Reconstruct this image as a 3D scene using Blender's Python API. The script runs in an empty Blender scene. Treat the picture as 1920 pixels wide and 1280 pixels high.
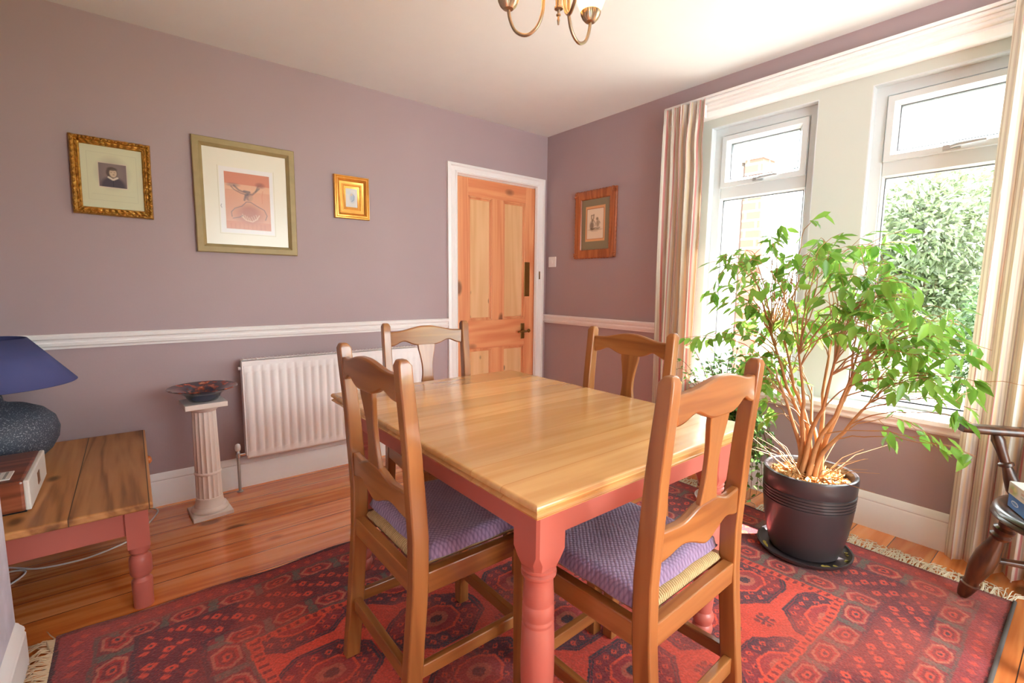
import bpy, bmesh, math, random
import numpy as np
from mathutils import Vector, Matrix, Euler
R = math.radians
random.seed(7)
rng = np.random.default_rng(11)
scene = bpy.context.scene
COL = scene.collection

# ------------------------------------------------------------------ camera
cam_d = bpy.data.cameras.new('camera')
cam = bpy.data.objects.new('camera', cam_d); COL.objects.link(cam)
yaw, pitch, roll = R(51.3202), R(-6.7028), R(0.5124)
fw = Vector((math.cos(yaw)*math.cos(pitch), math.sin(yaw)*math.cos(pitch), math.sin(pitch)))
rt = Vector((math.sin(yaw), -math.cos(yaw), 0)); up = rt.cross(fw)
r2 = math.cos(roll)*rt + math.sin(roll)*up; u2 = -math.sin(roll)*rt + math.cos(roll)*up
cam.matrix_world = Matrix(((r2.x, u2.x, -fw.x, -2.8144), (r2.y, u2.y, -fw.y, -3.0606), (r2.z, u2.z, -fw.z, 1.1796), (0, 0, 0, 1)))
cam_d.sensor_width = 36; cam_d.lens = 892.35/1920*36; cam_d.clip_start = 0.02
scene.camera = cam

# ------------------------------------------------------------------ world, sun, exposure
w = bpy.data.worlds.new('sky'); scene.world = w; w.use_nodes = True
bg = w.node_tree.nodes['Background']
bg.inputs[0].default_value = (0.87, 0.98, 1.0, 1); bg.inputs[1].default_value = 4.0
sd = bpy.data.lights.new('sun', 'SUN'); sun = bpy.data.objects.new('sun', sd); COL.objects.link(sun)
sd.energy = 15.0; sd.angle = R(0.6); sd.color = (1, 0.97, 0.93)
sun.rotation_euler = Vector((0.80, -0.46, 1.12)).to_track_quat('Z', 'Y').to_euler()
scene.view_settings.view_transform = 'Standard'
scene.view_settings.look = 'None'
scene.view_settings.gamma = 1.0
scene.view_settings.exposure = 1.95
scene.cycles.max_bounces = 10; scene.cycles.diffuse_bounces = 6; scene.cycles.transparent_max_bounces = 16
scene.cycles.caustics_reflective = False
scene.cycles.sample_clamp_indirect = 3.5

# ------------------------------------------------------------------ helpers
def lin(c):
    return tuple(((v/255)/12.92 if v/255 <= .04045 else ((v/255+.055)/1.055)**2.4) for v in c)
def rgba(c): return (*lin(c), 1)

def new_mat(name):
    m = bpy.data.materials.new(name); m.use_nodes = True
    nt = m.node_tree; b = nt.nodes['Principled BSDF']
    return m, nt, b
def N(nt, t, **k):
    n = nt.nodes.new(t)
    for a, v in k.items(): setattr(n, a, v)
    return n
def plain(name, c, rough=.5, metal=0, noise=0.0, nscale=8, bump=0.0, bscale=60, coat=0, spec=None):
    m, nt, b = new_mat(name)
    b.inputs['Roughness'].default_value = rough; b.inputs['Metallic'].default_value = metal
    b.inputs['Coat Weight'].default_value = coat
    if spec is not None: b.inputs['Specular IOR Level'].default_value = spec
    b.inputs['Base Color'].default_value = rgba(c)
    tc = N(nt, 'ShaderNodeTexCoord')
    if noise:
        n = N(nt, 'ShaderNodeTexNoise'); n.inputs['Scale'].default_value = nscale; n.inputs['Detail'].default_value = 4
        nt.links.new(tc.outputs['Object'], n.inputs['Vector'])
        r = N(nt, 'ShaderNodeValToRGB'); r.color_ramp.elements[0].position = .3; r.color_ramp.elements[1].position = .7
        a = lin(c)
        r.color_ramp.elements[0].color = (*[v*(1-noise) for v in a], 1); r.color_ramp.elements[1].color = (*[min(1, v*(1+noise)) for v in a], 1)
        nt.links.new(n.outputs['Fac'], r.inputs[0]); nt.links.new(r.outputs[0], b.inputs['Base Color'])
    if bump:
        n2 = N(nt, 'ShaderNodeTexNoise'); n2.inputs['Scale'].default_value = bscale; n2.inputs['Detail'].default_value = 3
        nt.links.new(tc.outputs['Object'], n2.inputs['Vector'])
        bp = N(nt, 'ShaderNodeBump'); bp.inputs['Strength'].default_value = bump; bp.inputs['Distance'].default_value = .01
        nt.links.new(n2.outputs['Fac'], bp.inputs['Height']); nt.links.new(bp.outputs[0], b.inputs['Normal'])
    return m
def wood(name, dark, mid, light, axis='Z', scale=1.0, rough=.35, coat=.2, knots=0.0, planks=None, seam=(70, 40, 20), worn=0.0):
    """grain along axis; planks=(axis index, width, offset) gives board to board variation and dark seams"""
    m, nt, b = new_mat(name); L = nt.links.new
    tc = N(nt, 'ShaderNodeTexCoord'); mp = N(nt, 'ShaderNodeMapping')
    s = [14*scale]*3; s['XYZ'.index(axis)] = .9*scale
    mp.inputs['Scale'].default_value = s
    vec = tc.outputs['Object']
    plank_val = None
    if planks:
        ai, width, off = planks
        sep = N(nt, 'ShaderNodeSeparateXYZ'); L(vec, sep.inputs[0])
        d = N(nt, 'ShaderNodeMath', operation='ADD'); d.inputs[1].default_value = off; L(sep.outputs[ai], d.inputs[0])
        q = N(nt, 'ShaderNodeMath', operation='DIVIDE'); q.inputs[1].default_value = width; L(d.outputs[0], q.inputs[0])
        fl = N(nt, 'ShaderNodeMath', operation='FLOOR'); L(q.outputs[0], fl.inputs[0])
        fr = N(nt, 'ShaderNodeMath', operation='FRACT'); L(q.outputs[0], fr.inputs[0])
        wn = N(nt, 'ShaderNodeTexWhiteNoise', noise_dimensions='1D'); L(fl.outputs[0], wn.inputs['W'])
        plank_val = wn.outputs['Value']
        cmb = N(nt, 'ShaderNodeCombineXYZ')
        sc = N(nt, 'ShaderNodeMath', operation='MULTIPLY'); sc.inputs[1].default_value = 7.3; L(wn.outputs['Value'], sc.inputs[0])
        for i in range(3): L(sc.outputs[0], cmb.inputs[i])
        ad = N(nt, 'ShaderNodeVectorMath', operation='ADD'); L(vec, ad.inputs[0]); L(cmb.outputs[0], ad.inputs[1])
        vec = ad.outputs[0]
    else:
        oi = N(nt, 'ShaderNodeObjectInfo')
        sc = N(nt, 'ShaderNodeMath', operation='MULTIPLY'); sc.inputs[1].default_value = 9.0; L(oi.outputs['Random'], sc.inputs[0])
        ad = N(nt, 'ShaderNodeVectorMath', operation='ADD'); L(vec, ad.inputs[0]); L(sc.outputs[0], ad.inputs[1])
        vec = ad.outputs[0]
    L(vec, mp.inputs['Vector'])
    n1 = N(nt, 'ShaderNodeTexNoise'); n1.inputs['Scale'].default_value = .8; n1.inputs['Detail'].default_value = 3; n1.inputs['Distortion'].default_value = .6
    L(mp.outputs[0], n1.inputs['Vector'])
    # contour rings of a smooth field read as cathedral grain
    mu = N(nt, 'ShaderNodeMath', operation='MULTIPLY'); mu.inputs[1].default_value = 34; L(n1.outputs['Fac'], mu.inputs[0])
    sn = N(nt, 'ShaderNodeMath', operation='SINE'); L(mu.outputs[0], sn.inputs[0])
    mr = N(nt, 'ShaderNodeMapRange'); mr.inputs[1].default_value = -1; mr.inputs[2].default_value = 1; L(sn.outputs[0], mr.inputs[0])
    n2 = N(nt, 'ShaderNodeTexNoise'); n2.inputs['Scale'].default_value = 6; n2.inputs['Detail'].default_value = 5
    L(mp.outputs[0], n2.inputs['Vector'])
    mx = N(nt, 'ShaderNodeMix'); mx.inputs[0].default_value = .55; L(mr.outputs[0], mx.inputs[2]); L(n2.outputs['Fac'], mx.inputs[3])
    cr = N(nt, 'ShaderNodeValToRGB'); e = cr.color_ramp.elements
    e[0].position = .18; e[0].color = rgba(dark); e[1].position = .8; e[1].color = rgba(light)
    k = e.new(.48); k.color = rgba(mid)
    L(mx.outputs[0], cr.inputs[0]); out = cr.outputs[0]
    if plank_val is not None:
        hs = N(nt, 'ShaderNodeHueSaturation')
        m1 = N(nt, 'ShaderNodeMapRange'); m1.inputs[3].default_value = .82; m1.inputs[4].default_value = 1.14; L(plank_val, m1.inputs[0]); L(m1.outputs[0], hs.inputs['Value'])
        L(out, hs.inputs['Color']); out = hs.outputs[0]
        # seam
        ab = N(nt, 'ShaderNodeMath', operation='SUBTRACT'); ab.inputs[1].default_value = .5; L(fr.outputs[0], ab.inputs[0])
        a2 = N(nt, 'ShaderNodeMath', operation='ABSOLUTE'); L(ab.outputs[0], a2.inputs[0])
        gt = N(nt, 'ShaderNodeMath', operation='GREATER_THAN'); gt.inputs[1].default_value = .5-.0016/width; L(a2.outputs[0], gt.inputs[0])
        ms = N(nt, 'ShaderNodeMix', data_type='RGBA'); L(gt.outputs[0], ms.inputs[0]); L(out, ms.inputs[6]); ms.inputs[7].default_value = rgba(seam)
        out = ms.outputs[2]
    if knots:
        mk = N(nt, 'ShaderNodeMapping'); sk = [9*knots]*3; sk['XYZ'.index(axis)] = 5*knots; mk.inputs['Scale'].default_value = sk
        L(vec, mk.inputs['Vector'])
        vo = N(nt, 'ShaderNodeTexVoronoi'); vo.inputs['Scale'].default_value = 1; L(mk.outputs[0], vo.inputs['Vector'])
        kr = N(nt, 'ShaderNodeMapRange'); kr.inputs[1].default_value = .09; kr.inputs[2].default_value = .17; kr.inputs[3].default_value = .85; kr.inputs[4].default_value = 0
        L(vo.outputs['Distance'], kr.inputs[0])
        mk2 = N(nt, 'ShaderNodeMix', data_type='RGBA'); L(kr.outputs[0], mk2.inputs[0]); L(out, mk2.inputs[6]); mk2.inputs[7].default_value = rgba(tuple(int(v*.55) for v in dark))
        out = mk2.outputs[2]
    if worn:
        nw = N(nt, 'ShaderNodeTexNoise'); nw.inputs['Scale'].default_value = 3.0; nw.inputs['Detail'].default_value = 6; L(tc.outputs['Object'], nw.inputs['Vector'])
        rw = N(nt, 'ShaderNodeMapRange'); rw.inputs[1].default_value = .5; rw.inputs[2].default_value = .75; rw.inputs[4].default_value = worn; L(nw.outputs['Fac'], rw.inputs[0])
        mw = N(nt, 'ShaderNodeMix', data_type='RGBA'); L(rw.outputs[0], mw.inputs[0]); L(out, mw.inputs[6]); mw.inputs[7].default_value = rgba(dark)
        out = mw.outputs[2]
    L(out, b.inputs['Base Color'])
    b.inputs['Roughness'].default_value = rough; b.inputs['Coat Weight'].default_value = coat; b.inputs['Coat Roughness'].default_value = .12
    bp = N(nt, 'ShaderNodeBump'); bp.inputs['Strength'].default_value = .08; bp.inputs['Distance'].default_value = .004
    L(n2.outputs['Fac'], bp.inputs['Height']); L(bp.outputs[0], b.inputs['Normal'])
    return m
def painted(name, rough=.8, noise=0.0, nscale=200, bump=0.0, translucent=0.0, fuzz=0.0, spec=.3):
    """colour read from the mesh's own colour attribute (woven / printed patterns)"""
    m, nt, b = new_mat(name); L = nt.links.new
    at = N(nt, 'ShaderNodeAttribute'); at.attribute_name = 'pattern'
    out = at.outputs['Color']; tc = N(nt, 'ShaderNodeTexCoord')
    n = N(nt, 'ShaderNodeTexNoise'); n.inputs['Scale'].default_value = nscale; n.inputs['Detail'].default_value = 4; L(tc.outputs['Object'], n.inputs['Vector'])
    if noise:
        hs = N(nt, 'ShaderNodeHueSaturation'); mr = N(nt, 'ShaderNodeMapRange'); mr.inputs[1].default_value = .3; mr.inputs[2].default_value = .7
        mr.inputs[3].default_value = 1-noise; mr.inputs[4].default_value = 1+noise
        L(n.outputs['Fac'], mr.inputs[0]); L(mr.outputs[0], hs.inputs['Value']); L(out, hs.inputs['Color']); out = hs.outputs[0]
    L(out, b.inputs['Base Color']); b.inputs['Roughness'].default_value = rough; b.inputs['Sheen Weight'].default_value = fuzz
    b.inputs['Specular IOR Level'].default_value = spec
    if bump:
        bp = N(nt, 'ShaderNodeBump'); bp.inputs['Strength'].default_value = bump; bp.inputs['Distance'].default_value = .005
        L(n.outputs['Fac'], bp.inputs['Height']); L(bp.outputs[0], b.inputs['Normal'])
    if translucent:
        tr = N(nt, 'ShaderNodeBsdfTranslucent'); L(out, tr.inputs['Color']); mx = N(nt, 'ShaderNodeMixShader'); mx.inputs[0].default_value = translucent
        L(b.outputs[0], mx.inputs[1]); L(tr.outputs[0], mx.inputs[2]); L(mx.outputs[0], nt.nodes['Material Output'].inputs[0])
    return m
def leaf_mat(name, c1, c2, trans=.4, rough=.35):
    m, nt, b = new_mat(name); L = nt.links.new
    at = N(nt, 'ShaderNodeAttribute'); at.attribute_name = 'tone'
    cr = N(nt, 'ShaderNodeValToRGB'); cr.color_ramp.elements[0].color = rgba(c1); cr.color_ramp.elements[1].color = rgba(c2)
    L(at.outputs['Fac'], cr.inputs[0]); L(cr.outputs[0], b.inputs['Base Color']); b.inputs['Roughness'].default_value = rough
    tr = N(nt, 'ShaderNodeBsdfTranslucent'); L(cr.outputs[0], tr.inputs['Color']); mx = N(nt, 'ShaderNodeMixShader'); mx.inputs[0].default_value = trans
    L(b.outputs[0], mx.inputs[1]); L(tr.outputs[0], mx.inputs[2]); L(mx.outputs[0], nt.nodes['Material Output'].inputs[0])
    return m

class MB:
    def __init__(s): s.v = []; s.f = []
    def add(s, verts, faces):
        o = len(s.v); s.v += [tuple(p) for p in verts]; s.f += [tuple(i+o for i in f) for f in faces]; return s
    def box(s, x0, x1, y0, y1, z0, z1, M=None):
        v = [Vector((x, y, z)) for z in (z0, z1) for y in (y0, y1) for x in (x0, x1)]
        if M: v = [M @ p for p in v]
        return s.add(v, [(0, 2, 3, 1), (4, 5, 7, 6), (0, 1, 5, 4), (2, 6, 7, 3), (0, 4, 6, 2), (1, 3, 7, 5)])
    def lathe(s, prof, c=(0, 0, 0), segs=32, M=None, cap=True, flute=None):
        v = []; f = []; n = len(prof)
        for r, z in prof:
            for i in range(segs):
                a = 2*math.pi*i/segs; rr = r
                if flute and r > 0: rr = r*(1-flute(a, z))
                p = Vector((rr*math.cos(a), rr*math.sin(a), z))
                if M: p = M @ p
                v.append(p+Vector(c))
        for j in range(n-1):
            for i in range(segs):
                k = (i+1) % segs; f.append((j*segs+i, j*segs+k, (j+1)*segs+k, (j+1)*segs+i))
        if cap: f.append(tuple(range(segs-1, -1, -1))); f.append(tuple((n-1)*segs+i for i in range(segs)))
        return s.add(v, f)
    def tube(s, pts, rad, segs=8, cap=True):
        pts = [Vector(p) for p in pts]; n = len(pts)
        rad = [float(q) for q in rad] if hasattr(rad, '__len__') else [rad]*n
        v = []; f = []; prev = None
        for i, p in enumerate(pts):
            t = (pts[min(i+1, n-1)]-pts[max(i-1, 0)]).normalized()
            if prev is None:
                a = Vector((0, 0, 1)) if abs(t.z) < .9 else Vector((1, 0, 0)); u = t.cross(a).normalized()
            else:
                u = (prev-t*prev.dot(t)).normalized()
            prev = u; q = t.cross(u)
            for k in range(segs):
                a = 2*math.pi*k/segs; v.append(p+rad[i]*(math.cos(a)*u+math.sin(a)*q))
        for j in range(n-1):
            for k in range(segs):
                l = (k+1) % segs; f.append((j*segs+k, j*segs+l, (j+1)*segs+l, (j+1)*segs+k))
        if cap: f.append(tuple(range(segs-1, -1, -1))); f.append(tuple((n-1)*segs+k for k in range(segs)))
        return s.add(v, f)
    def loft(s, rings, closed_caps=True):
        n = len(rings[0]); v = [p for r in rings for p in r]; f = []
        for j in range(len(rings)-1):
            for k in range(n):
                l = (k+1) % n; f.append((j*n+k, j*n+l, (j+1)*n+l, (j+1)*n+k))
        if closed_caps: f.append(tuple(range(n-1, -1, -1))); f.append(tuple((len(rings)-1)*n+k for k in range(n)))
        return s.add(v, f)
    def rect_loft(s, x0, x1, y0, y1, prof, M=None):
        rings = []
        for ins, z in prof:
            r = [Vector(p) for p in ((x0+ins, y0+ins, z), (x1-ins, y0+ins, z), (x1-ins, y1-ins, z), (x0+ins, y1-ins, z))]
            if M: r = [M @ p for p in r]
            rings.append(r)
        return s.loft(rings)
    def ring(s, y0, y1, z0, z1, prof):
        """mitred rectangular frame in the yz plane; prof [(inset, x)]"""
        v = []; f = []; n = len(prof)
        for ins, x in prof: v += [(x, y0+ins, z0+ins), (x, y1-ins, z0+ins), (x, y1-ins, z1-ins), (x, y0+ins, z1-ins)]
        for j in range(n-1):
            for k in range(4): l = (k+1) % 4; f.append((j*4+k, j*4+l, (j+1)*4+l, (j+1)*4+k))
        return s.add(v, f)
    def sweep(s, prof, p0, p1, nrm):
        """profile [(out, z)] swept straight from p0 to p1 (xy points); nrm = outward xy direction"""
        rings = []
        for p in (p0, p1): rings.append([Vector((p[0]+nrm[0]*o, p[1]+nrm[1]*o, z)) for o, z in prof])
        return s.loft(rings)
    def build(s, name, mat, parent=None, bevel=0, smooth=None, recalc=True, bseg=2):
        me = bpy.data.meshes.new(name); me.from_pydata(s.v, [], s.f)
        if recalc:
            bm = bmesh.new(); bm.from_mesh(me); bmesh.ops.recalc_face_normals(bm, faces=bm.faces); bm.to_mesh(me); bm.free()
        me.materials.append(mat)
        if smooth is not None:
            me.polygons.foreach_set('use_smooth', [True]*len(me.polygons)); me.set_sharp_from_angle(angle=R(smooth))
        me.update()
        o = bpy.data.objects.new(name, me); COL.objects.link(o)
        if parent: o.parent = parent
        if bevel:
            b = o.modifiers.new('bevel', 'BEVEL'); b.width = bevel; b.segments = bseg; b.limit_method = 'ANGLE'; b.angle_limit = R(40); b.harden_normals = False
        return o
def tag(o, label=None, cat=None, group=None, kind=None):
    if label: o['label'] = label
    if cat: o['category'] = cat
    if group: o['group'] = group
    if kind: o['kind'] = kind
    return o
def thing(name, loc, label, cat, group=None, rz=0):
    o = bpy.data.objects.new(name, None); COL.objects.link(o); o.empty_display_size = .1
    o.location = loc; o.rotation_euler = (0, 0, rz); return tag(o, label, cat, group)
def struct(o, label=None):
    o['kind'] = 'structure'
    if label: o['label'] = label
    return o
def copy_tree(o, parent=None):
    c = o.copy(); COL.objects.link(c); c.parent = parent
    for ch in list(o.children): copy_tree(ch, c)
    return c
def set_colors(o, cols, name='pattern'):
    a = o.data.attributes.new(name, 'FLOAT_COLOR', 'POINT')
    c = np.ones((len(cols), 4), np.float32); c[:, :3] = cols; a.data.foreach_set('color', c.ravel())
def set_tone(o, t):
    a = o.data.attributes.new('tone', 'FLOAT', 'POINT'); a.data.foreach_set('value', np.asarray(t, np.float32))
def grid_obj(name, P, mat, parent=None, smooth=True):
    """P: (rows, cols, 3) vertex array -> sheet"""
    h, wd = P.shape[:2]; me = bpy.data.meshes.new(name)
    idx = np.arange(h*wd).reshape(h, wd)
    q = np.stack([idx[:-1, :-1], idx[:-1, 1:], idx[1:, 1:], idx[1:, :-1]], -1).reshape(-1, 4)
    me.vertices.add(h*wd); me.vertices.foreach_set('co', P.reshape(-1).astype(np.float32))
    me.loops.add(len(q)*4); me.loops.foreach_set('vertex_index', q.ravel().astype(np.int32))
    me.polygons.add(len(q)); me.polygons.foreach_set('loop_start', np.arange(0, len(q)*4, 4, dtype=np.int32))
    me.update(calc_edges=True)
    if smooth: me.polygons.foreach_set('use_smooth', [True]*len(q))
    me.materials.append(mat)
    o = bpy.data.objects.new(name, me); COL.objects.link(o)
    if parent: o.parent = parent
    return o
LIN = lambda c: np.array(lin(c))

# ------------------------------------------------------------------ materials
M_wall = plain('mauve wall paint', (170, 150, 152), .62, noise=.015, nscale=3, bump=.03, bscale=90, spec=.35)
M_ceil = plain('white ceiling paint', (224, 226, 223), .8, noise=.01, bump=.02)
M_white = plain('white gloss woodwork', (236, 233, 231), .35)
M_cream = plain('cream window panelling', (198, 202, 194), .5)
M_upvc = plain('white window plastic', (208, 213, 215), .28)
M_gask = plain('grey rubber gasket', (92, 94, 98), .7)
M_handle = plain('pale grey handle metal', (172, 174, 176), .3, .3)
M_paper = plain('pale patterned wallpaper', (205, 203, 214), .7, noise=.12, nscale=14)
M_rad = plain('white radiator enamel', (238, 233, 231), .3)
M_salmon = plain('salmon pink paint', (182, 98, 84), .38, noise=.02, nscale=6)
M_chrome = plain('chrome', (200, 198, 195), .18, 1)
M_pipe = plain('painted pipe', (170, 160, 150), .4, .3)
M_brass = plain('aged brass', (150, 115, 65), .35, 1, noise=.1)
M_antique = plain('antique brass metal', (164, 142, 118), .32, 1, noise=.08)
M_dark = plain('black void', (14, 12, 12), .9)
M_floor = wood('varnished pine boards', (204, 108, 50), (230, 138, 72), (240, 160, 98), 'X', .55, .24, .5, knots=.55, planks=(1, .155, .05), seam=(78, 36, 16))
M_oakX = wood('oak table top', (208, 154, 92), (217, 166, 104), (224, 176, 114), 'X', .6, .24, .5, planks=(1, .118, .03), seam=(198, 142, 84))
M_pineZ = wood('pine chair upright', (128, 76, 37), (148, 93, 47), (160, 105, 57), 'Z', .7, .3, .3)
M_pineX = wood('pine chair rail', (128, 76, 37), (148, 93, 47), (160, 105, 57), 'X', .7, .3, .3)
M_pineY = wood('pine chair side rail', (124, 73, 36), (144, 90, 45), (156, 101, 54), 'Y', .7, .3, .3)
M_doorZ = wood('stripped pine stile', (216, 134, 88), (226, 152, 104), (232, 164, 116), 'Z', .5, .4, .1, knots=.5)
M_doorX = wood('stripped pine rail', (216, 130, 86), (226, 148, 100), (232, 162, 114), 'X', .5, .4, .1, knots=.5)
M_doorP = wood('pale pine door panel', (220, 168, 118), (228, 182, 132), (234, 190, 142), 'Z', .35, .4, .1, knots=1.25)
M_oldY = wood('worn old pine top', (128, 78, 38), (176, 118, 66), (192, 136, 82), 'Y', .6, .5, .05, knots=.7, planks=(0, .205, .06), seam=(70, 42, 22), worn=.22)
M_windZ = wood('dark elm', (36, 21, 13), (64, 36, 21), (98, 56, 32), 'Z', .6, .34, .25)
M_walnut = wood('walnut veneer', (96, 48, 28), (128, 66, 42), (150, 84, 56), 'X', .7, .35, .3)
M_glaze = plain('black glazed ceramic', (58, 52, 54), .36, noise=.12, nscale=5, coat=.3)
M_gilt = plain('gilt frame', (186, 136, 62), .36, .75, noise=.25, nscale=60, bump=.25, bscale=120)
M_gold2 = plain('bright gold frame', (222, 160, 78), .34, .7, noise=.08, nscale=30)
M_olive = plain('greenish wood frame', (158, 138, 96), .5, .1, noise=.08, nscale=20)
M_copper = wood('carved oak frame', (140, 74, 38), (168, 92, 50), (182, 108, 62), 'Z', 1.2, .4, .2)
M_print = painted('printed paper', .25, spec=.5)
M_blue = plain('blue lampshade card', (72, 78, 128), .85, noise=.02)

def glass_mat(name, refl=.08, tint=(1, 1, 1)):
    m = bpy.data.materials.new(name); m.use_nodes = True; nt = m.node_tree; nt.nodes.clear()
    o = N(nt, 'ShaderNodeOutputMaterial'); t = N(nt, 'ShaderNodeBsdfTransparent'); t.inputs[0].default_value = (*tint, 1)
    g = N(nt, 'ShaderNodeBsdfGlossy'); g.inputs['Roughness'].default_value = .02
    fr = N(nt, 'ShaderNodeLayerWeight'); fr.inputs['Blend'].default_value = .5
    pw = N(nt, 'ShaderNodeMath', operation='POWER'); pw.inputs[1].default_value = 5; nt.links.new(fr.outputs['Facing'], pw.inputs[0])
    mu = N(nt, 'ShaderNodeMath', operation='MULTIPLY_ADD'); mu.inputs[1].default_value = .9; mu.inputs[2].default_value = refl; nt.links.new(pw.outputs[0], mu.inputs[0])
    mx = N(nt, 'ShaderNodeMixShader'); nt.links.new(mu.outputs[0], mx.inputs[0]); nt.links.new(t.outputs[0], mx.inputs[1]); nt.links.new(g.outputs[0], mx.inputs[2]); nt.links.new(mx.outputs[0], o.inputs[0])
    return m
M_glass = glass_mat('window glass', .04)

# ------------------------------------------------------------------ room shell
H = 2.412; XL = -3.56; YF = -4.3; T = .14
struct(MB().box(XL-.2, 0.0, YF, .12, -.12, 0).build('floor', M_floor), 'varnished orange pine floorboards')
struct(MB().box(XL-.2, .16, YF-.1, .16, H, H+.12).build('ceiling', M_ceil), 'plain off-white ceiling')
# back wall with the door opening
DX0, DX1, DZ = -.893, -.112, 1.985
struct(MB().box(XL-.2, DX0, 0, T, 0, H).box(DX1, .16, 0, T, 0, H).box(DX0, DX1, 0, T, DZ, H).build('wall_back', M_wall), 'mauve wall with the door')
# window wall
WY0, WY1, WZ0, WZ1 = -1.31, -2.99, .575, 2.25
struct(MB().box(0, T, WY0, 0, 0, H).box(0, T, YF, WY1, 0, H).box(0, T, WY1, WY0, 0, WZ0).box(0, T, WY1, WY0, WZ1, H).build('wall_right', M_wall), 'mauve wall around the windows')
# chimney breast (pale paper) and the alcove behind the low table
BX, BY = -3.152, -1.082
struct(MB().box(XL-.2, BX, YF, BY, 0, H).build('wall_left', M_paper), 'pale papered chimney breast at the left edge')
struct(MB().box(XL-.2, XL, BY, 0, 0, H).build('wall_alcove', M_wall))
# unseen wall behind the viewer, with an opening added to let in fill daylight
struct(MB().box(BX, -2.75, YF-.12, YF, 0, H).box(-.45, .16, YF-.12, YF, 0, H).box(-2.75, -2.0, YF-.12, YF, 0, H).box(-2.0, -.45, YF-.12, YF, 0, .45).box(-2.0, -.45, YF-.12, YF, 2.0, H).build('wall_front', M_wall))

def mould(name, prof, p0, p1, nrm, mat=None):
    return MB().sweep(prof, p0, p1, nrm).build(name, mat or M_white, smooth=30)
SK = [(0, 0), (.02, 0), (.02, .128), (.016, .136), (.019, .142), (.017, .152), (.009, .163), (.006, .170), (0, .175)]
struct(mould('baseboard_back', SK, (BX-.4, 0), (-.985, 0), (0, -1)), 'tall white moulded skirting')
struct(mould('baseboard_right', SK, (0, -.02), (0, YF), (-1, 0)), 'tall white moulded skirting under the windows')
SK2 = [(o, z*.86) for o, z in SK]
struct(mould('baseboard_left', SK2, (BX, YF), (BX, BY+.0), (1, 0)))
RL = [(0, .864), (.010, .864), (.012, .874), (.018, .880), (.020, .892), (.014, .898), (.016, .906), (.026, .914), (.028, .928), (.022, .935), (0, .935)]
struct(mould('trim_1', RL, (XL, 0), (-.983, 0), (0, -1)), 'white dado rail on the door wall')
struct(mould('trim_2', RL, (0, -.002), (0, WY0+.02), (-1, 0)), 'white dado rail on the window wall')

# door casing
def casing():
    m = MB()
    pr = [(0, 0), (.0, .024), (.022, .030), (.030, .022), (.062, .018), (.070, .024), (.082, .020), (.090, 0)]   # across, out
    x0, x1, zt = -.983, -.040, 2.057
    for sgn, xo in ((1, x0), (-1, x1)):
        ring0 = []; ring1 = []
        for a, o in pr:
            ring0.append(Vector((xo+sgn*a, -o, 0))); ring1.append(Vector((xo+sgn*a, -o, zt-a*.8)))
        m.loft([ring0, ring1])
    r0 = [Vector((x0+a, -o, zt-a*.8)) for a, o in pr]; r1 = [Vector((x1-a, -o, zt-a*.8)) for a, o in pr]
    m.loft([r0, r1])
    m.box(x0+.088, x0+.094, -.0, T, 0, DZ).box(x1-.078, x1-.072, -.0, T, 0, DZ).box(DX0, DX1, 0, T, DZ-.002, DZ+.006)
    return m
struct(casing().build('trim_3', M_white, smooth=25), 'white door architrave')

# door
dr = bpy.data.objects.new('door_1', None); COL.objects.link(dr); dr.location = ((DX0+DX1)/2, .015, 0); struct(dr, 'stripped pine four panel door, closed')
dw = (DX1-DX0)/2-.004
sx = [(-dw, -dw+.105), (-.058, .050), (dw-.105, dw)]
for a, b_ in ((sx[0][0], sx[0][1]), (sx[2][0], sx[2][1])):
    MB().box(a, b_, 0, .04, .008, DZ-.006).build('stile', M_doorZ, dr, .002)
for z0, z1 in ((1.848, DZ-.006), (.682, .905), (.008, .20)):
    MB().box(sx[0][1], sx[2][0], 0, .04, z0, z1).build('rail', M_doorX, dr, .002)
for z0, z1 in ((.905, 1.848), (.20, .682)):
    MB().box(sx[1][0], sx[1][1], 0, .04, z0, z1).build('muntin', M_doorZ, dr, .002)
for z0, z1 in ((.905, 1.848), (.20, .682)):
    for a, b_ in ((sx[0][1], sx[1][0]), (sx[1][1], sx[2][0])):
        p = MB().box(a, b_, .014, .03, z0, z1).build('panel', M_doorP, dr)
        m = MB()
        for i0, i1, yy in ((0, .012, 0.002), (.012, .022, .008)):
            m.box(a+i0, a+i1, yy, .014, z0+i0, z1-i0).box(b_-i1, b_-i0, yy, .014, z0+i0, z1-i0).box(a+i0, b_-i0, yy, .014, z0+i0, z0+i1).box(a+i0, b_-i0, yy, .014, z1-i1, z1-i0)
        m.build('panel_moulding', M_doorZ, p, .002)
cx = (DX0+DX1)/2
MB().box(-.228-cx, -.172-cx, -.004, 0, 1.09, 1.375).build('finger_plate', M_brass, dr, .002)
hp = MB().box(-.262-cx, -.222-cx, -.006, 0, .735, .865).build('handle_plate', M_brass, dr, .003)
MB().lathe([(.012, 0), (.012, .012), (.009, .016), (.009, .045)], (-.242-cx, -.006, .80), 16, Matrix.Rotation(R(90), 4, 'X')).tube([(-.242-cx, -.05, .80), (-.27-cx, -.052, .806), (-.30-cx, -.05, .80), (-.325-cx, -.046, .798)], [.008, .0095, .0085, .007], 10).build('handle_lever', M_brass, hp, smooth=40)
MB().lathe([(.008, 0), (.014, .01), (.016, .02), (.008, .03)], (-.185-cx, -.0, .80), 16, Matrix.Rotation(R(90), 4, 'X')).build('turn_knob', M_brass, dr, smooth=40)
MB().box(-.108, -.100, -.026, -.02, 1.235, 1.30).build('x', M_brass).name = 'strike_plate'
tag(bpy.data.objects['strike_plate'], 'small brass strike plate on the right door casing', 'strike plate')
bpy.data.objects['strike_plate'].location = (.012, -.002, 0)

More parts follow.
